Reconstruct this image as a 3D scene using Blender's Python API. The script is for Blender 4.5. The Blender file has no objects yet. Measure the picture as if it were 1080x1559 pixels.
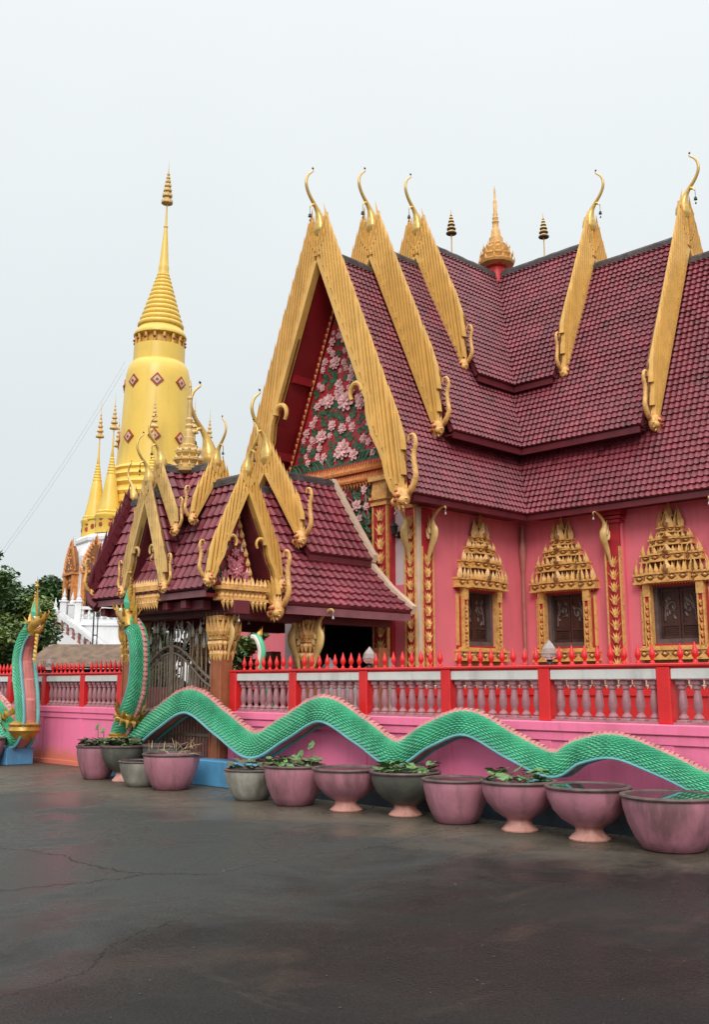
import bpy, bmesh, math, random
from mathutils import Vector, Matrix
random.seed(7)
R_ = math.radians
SC = bpy.context.scene
COL = SC.collection
PI = math.pi

# ------------------------------------------------------------------ materials
def mat(name, base, rough=0.6, metal=0.0, var=0.12, vscale=3.0, bump=0.0, bscale=30.0,
        dirt=None, dscale=1.2, dlow=0.55, dhigh=0.8, streak=False, drip=None, damt=.4, coat=0.0, tint=None, tscale=0.6, spec=0.5):
    m = bpy.data.materials.new(name); m.use_nodes = True
    nt = m.node_tree; N = nt.nodes; L = nt.links
    b = N['Principled BSDF']
    b.inputs['Roughness'].default_value = rough
    b.inputs['Metallic'].default_value = metal
    b.inputs['Specular IOR Level'].default_value = spec
    if coat: b.inputs['Coat Weight'].default_value = coat; b.inputs['Coat Roughness'].default_value = 0.12
    tc = N.new('ShaderNodeTexCoord')
    n1 = N.new('ShaderNodeTexNoise'); n1.inputs['Scale'].default_value = vscale; n1.inputs['Detail'].default_value = 6
    L.new(tc.outputs['Object'], n1.inputs['Vector'])
    r1 = N.new('ShaderNodeValToRGB')
    c = Vector(base)
    r1.color_ramp.elements[0].position = 0.3; r1.color_ramp.elements[1].position = 0.7
    r1.color_ramp.elements[0].color = (*(c*(1-var)), 1)
    r1.color_ramp.elements[1].color = (*[min(1, x) for x in c*(1+var)], 1)
    L.new(n1.outputs['Fac'], r1.inputs['Fac'])
    out = r1.outputs['Color']
    def mixin(col, scale, lo, hi, vec_scale=(1, 1, 1), amount=1.0):
        nonlocal out
        mp = N.new('ShaderNodeMapping'); mp.inputs['Scale'].default_value = vec_scale
        L.new(tc.outputs['Object'], mp.inputs['Vector'])
        n2 = N.new('ShaderNodeTexNoise'); n2.inputs['Scale'].default_value = scale; n2.inputs['Detail'].default_value = 8
        n2.inputs['Roughness'].default_value = 0.65
        L.new(mp.outputs['Vector'], n2.inputs['Vector'])
        mr = N.new('ShaderNodeMapRange'); mr.inputs['From Min'].default_value = lo; mr.inputs['From Max'].default_value = hi
        mr.inputs['To Max'].default_value = amount
        L.new(n2.outputs['Fac'], mr.inputs['Value'])
        mx = N.new('ShaderNodeMix'); mx.data_type = 'RGBA'
        L.new(mr.outputs['Result'], mx.inputs['Factor']); L.new(out, mx.inputs['A'])
        mx.inputs['B'].default_value = (*col, 1)
        out = mx.outputs['Result']
    if tint: mixin(tint, tscale, 0.4, 0.7, amount=0.7)
    if dirt: mixin(dirt, dscale, dlow, dhigh, (1, 1, 0.15) if streak else (1, 1, 1), amount=0.8)
    if drip: mixin(drip, 5.5, .56, .74, (1, 1, .07), amount=damt)
    L.new(out, b.inputs['Base Color'])
    if bump:
        n3 = N.new('ShaderNodeTexNoise'); n3.inputs['Scale'].default_value = bscale; n3.inputs['Detail'].default_value = 5
        L.new(tc.outputs['Object'], n3.inputs['Vector'])
        bp = N.new('ShaderNodeBump'); bp.inputs['Strength'].default_value = bump; bp.inputs['Distance'].default_value = 0.02
        L.new(n3.outputs['Fac'], bp.inputs['Height']); L.new(bp.outputs['Normal'], b.inputs['Normal'])
    m['out'] = 0
    return m

M = {}
M['gold'] = mat('gold_paint', (.71, .41, .105), .42, .05, .10, 3, .12, 25, dirt=(.36, .17, .04), dscale=3, dlow=.55, dhigh=.85, streak=True)
M['goldgap'] = mat('brown_recess_paint', (.20, .08, .025), .6, 0, .2, 5)
M['gold_old'] = mat('weathered_gold_paint', (.64, .42, .15), .45, .05, .18, 5, .2, 25, dirt=(.26, .14, .06), dscale=3.5, dlow=.5, dhigh=.8, streak=True)
M['gold_carve'] = mat('gold_carving', (.70, .39, .12), .42, .0, .18, 12, .3, 40, dirt=(.30, .09, .03), dscale=9, dlow=.52, dhigh=.72)
M['gold_bulb'] = mat('gilded_bulb', (.66, .43, .12), .30, .25, .15, 4, .08, 20, dirt=(.20, .12, .06), dscale=2.5, dlow=.52, dhigh=.8)
M['orange'] = mat('orange_gold_carving', (.60, .22, .055), .5, 0, .3, 10, .4, 30)
M['redpaint'] = mat('red_paint', (.66, .018, .02), .42, 0, .12, 3, .12, 20, dirt=(.30, .02, .02), dscale=2.5, streak=True)
M['lacquer'] = mat('dark_red_lacquer', (.23, .008, .013), .45, 0, .15, 2, .08, 15)
M['redcarve'] = mat('carved_red_ground', (.42, .02, .03), .5, 0, .2, 5)
M['tile'] = mat('maroon_glazed_tile', (.20, .031, .044), .40, 0, .25, 1.6, .10, 14, tint=(.13, .022, .034), tscale=.7, coat=.0, spec=.5, dirt=(.08, .035, .035), dscale=2.2, dlow=.58, dhigh=.8, streak=True)
M['maroon'] = mat('maroon_fascia', (.12, .014, .022), .5, 0, .2, 3, .1, 15)
M['mauve'] = mat('mauve_board', (.24, .085, .10), .55, 0, .2, 3, .2, 15, dirt=(.10, .05, .05), streak=True)
M['ridge'] = mat('grey_ridge_mortar', (.07, .055, .055), .6, 0, .4, 5, .5, 20, dirt=(.25, .22, .20), dscale=4)
M['pink'] = mat('temple_pink_paint', (.75, .165, .205), .6, 0, .05, 1.2, .12, 40, dirt=(.50, .095, .12), dscale=1.5, dlow=.50, dhigh=.8, streak=True, drip=(.36, .09, .10), damt=.35)
M['palepink'] = mat('pale_pink_plaster', (.62, .50, .50), .6, 0, .06, 2, .1, 30)
M['podred'] = mat('podium_red_paint', (.66, .028, .03), .5, 0, .1, 2)
M['cream'] = mat('cream_verge', (.62, .46, .34), .6, 0, .12, 3, .1, 20, dirt=(.32, .22, .16), dscale=3)
M['white'] = mat('white_limewash', (.74, .75, .76), .6, 0, .05, 1.5, .08, 20, dirt=(.50, .51, .52), dscale=1.0, dlow=.5, dhigh=.85, streak=True)
M['balred'] = mat('faded_red_baluster', (.36, .13, .11), .6, 0, .25, 6)
M['railwhite'] = mat('white_rail_paint', (.62, .61, .58), .55, 0, .08, 3, .1, 25, dirt=(.30, .28, .26), dscale=2.5, dlow=.55, streak=True, drip=(.20, .18, .16), damt=.45)
M['baluster'] = mat('mauve_baluster_paint', (.37, .17, .19), .5, 0, .2, 6, .2, 30, dirt=(.25, .13, .13), dscale=5)
M['wood'] = mat('dark_carved_wood', (.06, .022, .016), .5, 0, .3, 6, .3, 30)
M['woodgrey'] = mat('weathered_frame', (.12, .085, .075), .6, 0, .25, 6, .3, 30)
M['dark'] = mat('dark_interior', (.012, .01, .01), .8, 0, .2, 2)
M['rust'] = mat('brown_column_paint', (.32, .105, .045), .55, 0, .2, 4, .2, 20, dirt=(.15, .05, .03), dscale=3, streak=True)
M['pipe'] = mat('pinkish_pipe_paint', (.42, .15, .12), .5, 0, .15, 4)
M['petal'] = mat('pale_pink_petals', (.80, .47, .46), .5, 0, .15, 9, .2, 30, dirt=(.50, .22, .24), dscale=8, dlow=.55)
M['petal2'] = mat('rose_petals', (.56, .17, .21), .55, 0, .25, 9)
M['leafpaint'] = mat('painted_green_leaves', (.035, .105, .055), .5, 0, .35, 7, .2, 30)
M['chedi'] = mat('chedi_yellow_gold', (.79, .53, .095), .36, .0, .05, 1.2, .05, 15, dirt=(.52, .36, .08), dscale=1.5, dlow=.52, dhigh=.8, streak=True, drip=(.40, .28, .08), damt=.3)
M['chedi_dk'] = mat('chedi_aged_gold', (.62, .36, .07), .45, .1, .2, 3, .2, 20, dirt=(.34, .16, .04), dscale=2.5)
M['medal'] = mat('red_medallion', (.34, .05, .02), .5, 0, .25, 6)
M['green'] = mat('naga_green_paint', (.075, .43, .245), .20, 0, .20, 4, .08, 40, dirt=(.03, .20, .12), dscale=2.8, dlow=.55, dhigh=.8, tint=(.14, .52, .30), tscale=1.2, streak=True, drip=(.03, .13, .085), damt=.5)
M['teal'] = mat('naga_teal_piping', (.16, .42, .44), .45, 0, .15, 5)
M['belly'] = mat('naga_pink_belly', (.58, .20, .18), .5, 0, .15, 4, .1, 20, dirt=(.30, .13, .11), dscale=2.5)
M['spine'] = mat('naga_pink_spine', (.60, .25, .23), .5, 0, .2, 6)
M['nagagold'] = mat('naga_gold_paint', (.50, .27, .045), .38, .35, .3, 6, .3, 20, dirt=(.15, .06, .02), dscale=5)
M['tooth'] = mat('ivory_paint', (.75, .72, .62), .4)
M['bluedark'] = mat('dark_blue_plinth', (.035, .06, .085), .6, 0, .35, 3, .2, 25, dirt=(.02, .022, .024), dscale=2.0, dlow=.42, dhigh=.6)  # much darker, blotched blue for the long plinth stretch behind the pots
M['blue'] = mat('blue_plinth_paint', (.09, .30, .52), .55, 0, .15, 3, .2, 25, dirt=(.05, .09, .12), dscale=2.5, dlow=.5, streak=True)
M['potpink'] = mat('pink_glazed_pot', (.43, .175, .225), .40, 0, .14, 4, .1, 20, dirt=(.13, .07, .07), dscale=3.2, dlow=.46, dhigh=.66, streak=True, drip=(.055, .04, .035), damt=.6)
M['potgrey'] = mat('mossy_grey_pot', (.36, .34, .29), .6, 0, .25, 4, .3, 20, dirt=(.05, .05, .035), dscale=2.2, dlow=.42, dhigh=.65, streak=True)
M['potblack'] = mat('blackened_pot', (.075, .075, .062), .55, 0, .4, 4, .3, 20, dirt=(.30, .28, .23), dscale=1.8, dlow=.55, dhigh=.75, streak=True)
M['potfoot'] = mat('peach_pot_foot', (.58, .29, .24), .5, 0, .12, 5, .1, 20, dirt=(.20, .07, .05), dscale=4, dlow=.48, dhigh=.66, streak=True)
M['rim'] = mat('dirty_pot_rim', (.10, .06, .055), .5, 0, .4, 8, .2, 25)
M['water'] = mat('still_dark_water', (.03, .035, .03), .04, 0, .2, 3)
M['leaf'] = mat('lotus_leaf', (.09, .19, .05), .45, 0, .35, 8)
M['deadleaf'] = mat('withered_leaf', (.07, .075, .04), .6, 0, .4, 8)
M['straw'] = mat('dry_straw', (.38, .27, .15), .7, 0, .3, 8)
M['foliage'] = mat('tree_leaves', (.15, .22, .055), .55, 0, .45, 1.2)
M['foliage_dk'] = mat('dark_tree_leaves', (.075, .14, .042), .6, 0, .45, .9)
M['hillleaf'] = mat('hill_tree_leaves', (.07, .12, .055), .65, 0, .4, .5)
M['bark'] = mat('bark', (.10, .07, .05), .8, 0, .3, 8, .5, 30)
M['thatch'] = mat('brown_thatch', (.16, .105, .07), .8, 0, .35, 5, .6, 40)
M['iron'] = mat('grey_brown_gate_iron', (.26, .20, .15), .42, .5, .3, 8, .2, 30, dirt=(.10, .055, .03), dscale=4)
M['ironpale'] = mat('pale_gate_scroll', (.42, .37, .30), .4, .5, .3, 8)
M['sheet'] = mat('rose_gate_sheet', (.36, .10, .10), .5, .1, .2, 3, .1, 20, dirt=(.18, .07, .06), streak=True)
M['black'] = mat('black_metal', (.02, .02, .02), .45, .3)
M['silver'] = mat('tarnished_metal', (.35, .33, .30), .4, .7)
M['lampglass'] = mat('clear_lamp_plastic', (.70, .62, .58), .12, 0, .1, 5, coat=.4); M['lampglass'].node_tree.nodes['Principled BSDF'].inputs['Transmission Weight'].default_value = .65
M['stone'] = mat('grey_stone', (.38, .37, .36), .7, 0, .15, 4, .3, 20)
M['glass'] = mat('dark_window_glass', (.03, .04, .04), .08)

def tile_variation(m):
    nt = m.node_tree; N = nt.nodes; L = nt.links; b = N['Principled BSDF']; src = b.inputs['Base Color'].links[0].from_socket
    at = N.new('ShaderNodeAttribute'); at.attribute_name = 'tv'
    mr = N.new('ShaderNodeMapRange'); mr.inputs['From Min'].default_value = -2; mr.inputs['From Max'].default_value = 2; mr.inputs['To Min'].default_value = .45; mr.inputs['To Max'].default_value = 1.55
    L.new(at.outputs['Fac'], mr.inputs['Value'])
    mu = N.new('ShaderNodeVectorMath'); mu.operation = 'SCALE'; L.new(src, mu.inputs[0]); L.new(mr.outputs[0], mu.inputs['Scale']); L.new(mu.outputs[0], b.inputs['Base Color'])
    m2 = N.new('ShaderNodeMapRange'); m2.inputs['From Min'].default_value = -2; m2.inputs['From Max'].default_value = 2; m2.inputs['To Min'].default_value = .33; m2.inputs['To Max'].default_value = .50
    L.new(at.outputs['Fac'], m2.inputs['Value']); L.new(m2.outputs[0], b.inputs['Roughness'])
tile_variation(M['tile'])
# perimeter wall paint: pink, faded to salmon where the paint has worn near the foot
def wallpaint():
    m = mat('wall_pink_paint', (.90, .20, .365), .55, 0, .04, 1.0, .10, 35, dirt=(.62, .135, .22), dscale=1.6, dlow=.52, dhigh=.78, streak=True, drip=(.40, .12, .17), damt=.45)
    nt = m.node_tree; N = nt.nodes; L = nt.links; b = N['Principled BSDF']
    src = b.inputs['Base Color'].links[0].from_socket
    geo = N.new('ShaderNodeNewGeometry'); sx = N.new('ShaderNodeSeparateXYZ'); L.new(geo.outputs['Position'], sx.inputs[0])
    ns = N.new('ShaderNodeTexNoise'); ns.inputs['Scale'].default_value = 2.0; ns.inputs['Detail'].default_value = 6
    L.new(geo.outputs['Position'], ns.inputs['Vector'])
    ma = N.new('ShaderNodeMath'); ma.operation = 'MULTIPLY_ADD'; L.new(ns.outputs['Fac'], ma.inputs[0]); ma.inputs[1].default_value = -.25
    L.new(sx.outputs['Z'], ma.inputs[2])
    mr = N.new('ShaderNodeMapRange'); mr.inputs['From Min'].default_value = .28; mr.inputs['From Max'].default_value = .05
    L.new(ma.outputs[0], mr.inputs['Value'])
    mx = N.new('ShaderNodeMix'); mx.data_type = 'RGBA'; L.new(mr.outputs['Result'], mx.inputs['Factor']); L.new(src, mx.inputs['A'])
    mx.inputs['B'].default_value = (.72, .19, .125, 1); L.new(mx.outputs['Result'], b.inputs['Base Color'])
    return m
M['wallpink'] = wallpaint()

# ------------------------------------------------------------------ geometry builder
class MB:
    def __init__(s): s.v = []; s.f = []; s.m = []; s.sm = []
    def add(s, vs, fs, m=0, smooth=False):
        o = len(s.v); s.v.extend([tuple(p) for p in vs])
        for f in fs:
            s.f.append(tuple(i+o for i in f)); s.m.append(m); s.sm.append(smooth)
    def box(s, x0, x1, y0, y1, z0, z1, m=0, c=0.0):
        if x0 > x1: x0, x1 = x1, x0
        if y0 > y1: y0, y1 = y1, y0
        if z0 > z1: z0, z1 = z1, z0
        if c <= 0:
            vs = [(x, y, z) for x in (x0, x1) for y in (y0, y1) for z in (z0, z1)]
            s.add(vs, [(0, 1, 3, 2), (4, 6, 7, 5), (0, 4, 5, 1), (2, 3, 7, 6), (0, 2, 6, 4), (1, 5, 7, 3)], m)
        else:
            c = min(c, (x1-x0)*.45, (y1-y0)*.45, (z1-z0)*.45)
            vs = []
            for X, sx in ((x0, 1), (x1, -1)):
                for Y, sy in ((y0, 1), (y1, -1)):
                    for Z, sz in ((z0, 1), (z1, -1)):
                        vs += [(X, Y+sy*c, Z+sz*c), (X+sx*c, Y, Z+sz*c), (X+sx*c, Y+sy*c, Z)]
            I = lambda a, b, d, k: (a*4+b*2+d)*3+k
            fs = []
            for a in (0, 1):
                fs.append((I(a, 0, 0, 0), I(a, 0, 1, 0), I(a, 1, 1, 0), I(a, 1, 0, 0)))
                fs.append((I(0, a, 0, 1), I(1, a, 0, 1), I(1, a, 1, 1), I(0, a, 1, 1)))
                fs.append((I(0, 0, a, 2), I(0, 1, a, 2), I(1, 1, a, 2), I(1, 0, a, 2)))
                for b in (0, 1):
                    fs.append((I(a, b, 0, 0), I(a, b, 1, 0), I(a, b, 1, 1), I(a, b, 0, 1)))
                    fs.append((I(a, 0, b, 0), I(a, 1, b, 0), I(a, 1, b, 2), I(a, 0, b, 2)))
                    fs.append((I(0, a, b, 1), I(1, a, b, 1), I(1, a, b, 2), I(0, a, b, 2)))
                    for d in (0, 1): fs.append((I(a, b, d, 0), I(a, b, d, 1), I(a, b, d, 2)))
            s.add(vs, fs, m)
    def hexa(s, p, m=0):   # 8 points: bottom ring 4, top ring 4
        s.add(p, [(0, 3, 2, 1), (4, 5, 6, 7), (0, 1, 5, 4), (1, 2, 6, 5), (2, 3, 7, 6), (3, 0, 4, 7)], m)
    def poly(s, pts, n, d, m=0):   # extruded polygon; pts are 3-D, extruded by n*d
        n = Vector(n)*d; k = len(pts)
        vs = [Vector(p) for p in pts] + [Vector(p)+n for p in pts]
        fs = [tuple(range(k-1, -1, -1)), tuple(range(k, 2*k))] + [(i, (i+1) % k, k+(i+1) % k, k+i) for i in range(k)]
        s.add(vs, fs, m)
    def tube(s, pts, rad, n=8, m=0, smooth=True, sy=1.0):
        P = [Vector(p) for p in pts]; k = len(P)
        if not isinstance(rad, (list, tuple)): rad = [rad]*k
        T = [(P[min(i+1, k-1)]-P[max(i-1, 0)]).normalized() for i in range(k)]
        up = Vector((0, 0, 1)) if abs(T[0].z) < .9 else Vector((1, 0, 0))
        U = (up - T[0]*up.dot(T[0])).normalized(); vs = []
        for i in range(k):
            U = (U - T[i]*U.dot(T[i])).normalized(); W = T[i].cross(U)
            for j in range(n):
                a = 2*PI*j/n; vs.append(P[i] + (U*math.cos(a) + W*math.sin(a)*sy)*rad[i])
        fs = [(i*n+j, i*n+(j+1) % n, (i+1)*n+(j+1) % n, (i+1)*n+j) for i in range(k-1) for j in range(n)]
        fs += [tuple(range(n-1, -1, -1)), tuple(range((k-1)*n, k*n))]
        s.add(vs, fs, m, smooth)
    def lathe(s, prof, c=(0, 0, 0), n=24, m=0, smooth=True, rot=0.0, cap=True):
        k = len(prof); vs = []
        for r, z in prof:
            for j in range(n):
                a = 2*PI*j/n+rot; vs.append((c[0]+r*math.cos(a), c[1]+r*math.sin(a), c[2]+z))
        fs = [(i*n+j, i*n+(j+1) % n, (i+1)*n+(j+1) % n, (i+1)*n+j) for i in range(k-1) for j in range(n)]
        if cap: fs += [tuple(range(n-1, -1, -1)), tuple(range((k-1)*n, k*n))]
        s.add(vs, fs, m, smooth)
    def ball(s, c, r, m=0, n=10, k=6, sc=(1, 1, 1)):
        vs = []; fs = []
        for i in range(k+1):
            t = PI*i/k
            for j in range(n):
                a = 2*PI*j/n
                vs.append((c[0]+r*sc[0]*math.sin(t)*math.cos(a), c[1]+r*sc[1]*math.sin(t)*math.sin(a), c[2]-r*sc[2]*math.cos(t)))
        fs = [(i*n+j, i*n+(j+1) % n, (i+1)*n+(j+1) % n, (i+1)*n+j) for i in range(k) for j in range(n)]
        s.add(vs, fs, m, True)
    def flame(s, o, u, v, n, w, h, d, m=0, lean=0.0):
        # leaf / flame relief: base centre o, width along u, height along v, raised centre ridge along n
        o = Vector(o); u = Vector(u); v = Vector(v); n = Vector(n)
        P = lambda a, b, c: o + u*(a*w + lean*h*b*b) + v*(b*h) + n*(c*d)
        vs = [P(-.34, 0, 0), P(.34, 0, 0), P(.5, .2, 0), P(.25, .5, 0), P(.08, .80, .05), P(.03, 1, .1), P(-.08, .80, .05), P(-.25, .5, 0), P(-.5, .2, 0), P(0, 0, .7), P(0, .24, 1), P(0, .55, .6)]
        fs = [(0, 9, 10, 8), (9, 1, 2, 10), (8, 10, 11, 7), (10, 2, 3, 11), (7, 11, 6), (11, 3, 4), (11, 4, 5, 6), (0, 1, 9), (0, 8, 7, 6, 5, 4, 3, 2, 1)]
        s.add(vs, fs, m)
    def build(s, name, mats, parent=None, shade=True, recalc=True, angle=40):
        me = bpy.data.meshes.new(name)
        org = Vector(parent.get('org', (0, 0, 0))) if parent is not None else Vector((0, 0, 0))
        me.from_pydata([Vector(p)-org for p in s.v], [], s.f)
        if not isinstance(mats, (list, tuple)): mats = [mats]
        for mm in mats: me.materials.append(mm)
        me.polygons.foreach_set('material_index', s.m)
        me.polygons.foreach_set('use_smooth', s.sm)
        if recalc and len(s.f) < 60000:
            bm = bmesh.new(); bm.from_mesh(me); bmesh.ops.recalc_face_normals(bm, faces=bm.faces); bm.to_mesh(me); bm.free()
        me.update()
        if any(s.sm): me.set_sharp_from_angle(angle=R_(angle))
        o = bpy.data.objects.new(name, me); COL.objects.link(o)
        if parent is not None: o.parent = parent; o['org'] = list(org)
        return o

def thing(name, label, cat, loc=(0, 0, 0), rotz=0.0, group=None, local=False):
    o = bpy.data.objects.new(name, None); COL.objects.link(o)
    o.location = loc; o.rotation_euler = (0, 0, rotz)
    o['label'] = label; o['category'] = cat
    if group: o['group'] = group
    o['org'] = [0, 0, 0] if local else list(loc)
    o.empty_display_size = .2
    return o
def tag(o, label, cat, group=None):
    o['label'] = label; o['category'] = cat
    if group: o['group'] = group
    return o
def part_at(name, mesh, parent, world, rotz=0.0, scale=1.0):
    o = bpy.data.objects.new(name, mesh); COL.objects.link(o); o.parent = parent
    o.location = Vector(world)-Vector(parent['org']); o.rotation_euler = (0, 0, rotz); o.scale = (scale,)*3
    o['org'] = parent['org']
    return o
def catmull(pts, n):
    P = [Vector(p) for p in pts]; out = []
    for i in range(len(P)-1):
        a = P[max(i-1, 0)]; b = P[i]; c = P[i+1]; d = P[min(i+2, len(P)-1)]
        for k in range(n):
            t = k/n
            out.append(.5*((2*b)+(c-a)*t+(2*a-5*b+4*c-d)*t*t+(3*b-a-3*c+d)*t**3))
    out.append(P[-1]); return out

# ------------------------------------------------------------------ roofs
def roof_slope(parent, start, ldir, L, odir, prof, row=.158, tw=.134, segs=6, name='roof_tiles', m=None, thick=.10, under=None):
    """tiled slope: start = ridge start (x,y), ldir along the ridge, odir outwards, prof [(h,z)...] from ridge to eave"""
    lx, ly = ldir; ox, oy = odir
    # resample the profile along its arc
    seg = [math.hypot(prof[i+1][0]-prof[i][0], prof[i+1][1]-prof[i][1]) for i in range(len(prof)-1)]; tot = sum(seg)
    def at(d):
        for i, l in enumerate(seg):
            if d <= l or i == len(seg)-1:
                t = d/l; a = prof[i]; b = prof[i+1]
                tx, tz = (b[0]-a[0])/l, (b[1]-a[1])/l
                return (a[0]+(b[0]-a[0])*t, a[1]+(b[1]-a[1])*t, -tz, tx)   # point, normal(out, up)
            d -= l
    nr = max(2, round(tot/row)); nc = max(1, round(L/tw)); row = tot/nr; tw = L/nc
    wave = [0.0, .06, .16, .80, 1.0, .45][:segs]
    mb = MB(); rnd = random.Random(int(L*1000)+nr); tv = []
    for r in range(nr):
        h0, z0, n0h, n0z = at(r*row); h1, z1, n1h, n1z = at(min(tot, (r+1)*row+.012))
        ka, kb, kc = .002, .040, .0
        js = rnd.uniform(-.005, .006); jw = [rnd.gauss(0, .0022) for _ in range(nc+1)]
        vs = []; cnt = nc*segs+1
        for j in range(cnt):
            w = wave[j % segs]*.034
            l = j/segs*tw
            px, py = start[0]+lx*l, start[1]+ly*l
            for (h, z, nh, nz, e) in ((h0, z0, n0h, n0z, ka+w), (h1, z1, n1h, n1z, kb+w+js+jw[j//segs]), (h1, z1, n1h, n1z, -.012)):
                hh = h+nh*e; zz = z+nz*e
                vs.append((px+ox*hh, py+oy*hh, zz))
        fs = []
        for j in range(cnt-1):
            a = j*3; b = a+3
            fs += [(a, b, b+1, a+1), (a+1, b+1, b+2, a+2)]
        mb.add(vs, fs, 0, False)
        for j in range(cnt-1):
            cix = j//segs
            if j % segs == 0: tvv = rnd.gauss(0, 1)*.38 + (1.6 if rnd.random() < .006 else 0) - (1.6 if rnd.random() < .010 else 0)
            tv += [tvv, tvv]
    # underside slab
    for i in range(len(prof)-1):
        (h0, z0), (h1, z1) = prof[i], prof[i+1]; l = seg[i]; nh, nz = (z0-z1)/l, (h1-h0)/l
        q = []
        for l_ in (.01, L-.01):
            for (h, z) in ((h0, z0), (h1, z1)):
                for e in (-.015, -thick):
                    q.append((start[0]+lx*l_+ox*(h+nh*e), start[1]+ly*l_+oy*(h+nh*e), z+nz*e))
        mb.add(q, [(0, 1, 3, 2), (4, 6, 7, 5), (0, 2, 6, 4), (1, 5, 7, 3), (0, 4, 5, 1), (2, 3, 7, 6)], 1)
    o = mb.build(name, [m or M['tile'], under or M['maroon']], parent, recalc=False)
    at_ = o.data.attributes.new('tv', 'FLOAT', 'FACE'); at_.data.foreach_set('value', tv+[0.0]*(len(o.data.polygons)-len(tv)))
    return o

def eave_fascia(parent, start, ldir, L, odir, h, z, hin, zin, m=None, drop=.16):
    """board under the eave edge and the recessed closing wall down to the lower roof"""
    lx, ly = ldir; ox, oy = odir; mb = MB()
    def P(l, hh, zz): return (start[0]+lx*l+ox*hh, start[1]+ly*l+oy*hh, zz)
    for (ha, hb, za, zb) in ((h-.06, h-.015, z-.02, z-drop), (hin-.05, hin, z, zin)):
        mb.hexa([P(0, ha, zb), P(L, ha, zb), P(L, hb, zb), P(0, hb, zb), P(0, ha, za), P(L, ha, za), P(L, hb, za), P(0, hb, za)])
    mb.hexa([P(0, hin-.02, z-drop*.6), P(L, hin-.02, z-drop*.6), P(L, h-.05, z-drop*.6), P(0, h-.05, z-drop*.6),
             P(0, hin-.02, z-drop*.4), P(L, hin-.02, z-drop*.4), P(L, h-.05, z-drop*.4), P(0, h-.05, z-drop*.4)])
    return mb.build('eave_fascia', m or M['maroon'], parent)

def ridge_cap(parent, a, b, z, r=.075, m=None):
    mb = MB(); n = 14
    d = Vector((b[0]-a[0], b[1]-a[1], 0)); pts = [(a[0]+d.x*i/n, a[1]+d.y*i/n, z+random.uniform(-.006, .006)) for i in range(n+1)]
    mb.tube(pts, [r*random.uniform(.92, 1.08) for _ in pts], 8)
    s = d.normalized(); p = Vector((-s.y, s.x, 0))
    q = []
    for zz in (z-.12, z-.02):
        for (pt, k) in ((a, -1), (b, -1), (b, 1), (a, 1)): q.append((pt[0]+p.x*k*.11, pt[1]+p.y*k*.11, zz))
    mb.hexa(q)
    return mb.build('ridge_cap', m or M['ridge'], parent)

# ------------------------------------------------------------------ gable trim
class Frame:
    def __init__(s, o, a, n): s.o = Vector((o[0], o[1], 0)); s.a = Vector((a[0], a[1], 0)); s.n = Vector((n[0], n[1], 0))
    def P(s, sx, z, d=0.0): p = s.o+s.a*sx+s.n*d; return Vector((p.x, p.y, z))

def strip(mb, F, side, line, width, d0, d1, m=0):
    """raised moulding along a polyline (s,z), width towards outside/up"""
    k = len(line); vs = []
    for i, (s, z) in enumerate(line):
        a = line[max(i-1, 0)]; b = line[min(i+1, k-1)]
        tx, tz = b[0]-a[0], b[1]-a[1]; l = math.hypot(tx, tz) or 1
        nx, nz = -tz/l, tx/l
        if nx < 0: nx, nz = -nx, -nz
        for (e, d) in ((0, d0), (0, d1), (width, d1), (width, d0)):
            vs.append(F.P(side*(s+nx*e), z+nz*e, d))
    fs = [(i*4+j, i*4+(j+1) % 4, (i+1)*4+(j+1) % 4, (i+1)*4+j) for i in range(k-1) for j in range(4)]
    fs += [(0, 1, 2, 3), ((k-1)*4, (k-1)*4+1, (k-1)*4+2, (k-1)*4+3)]
    mb.add(vs, fs, m)

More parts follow.
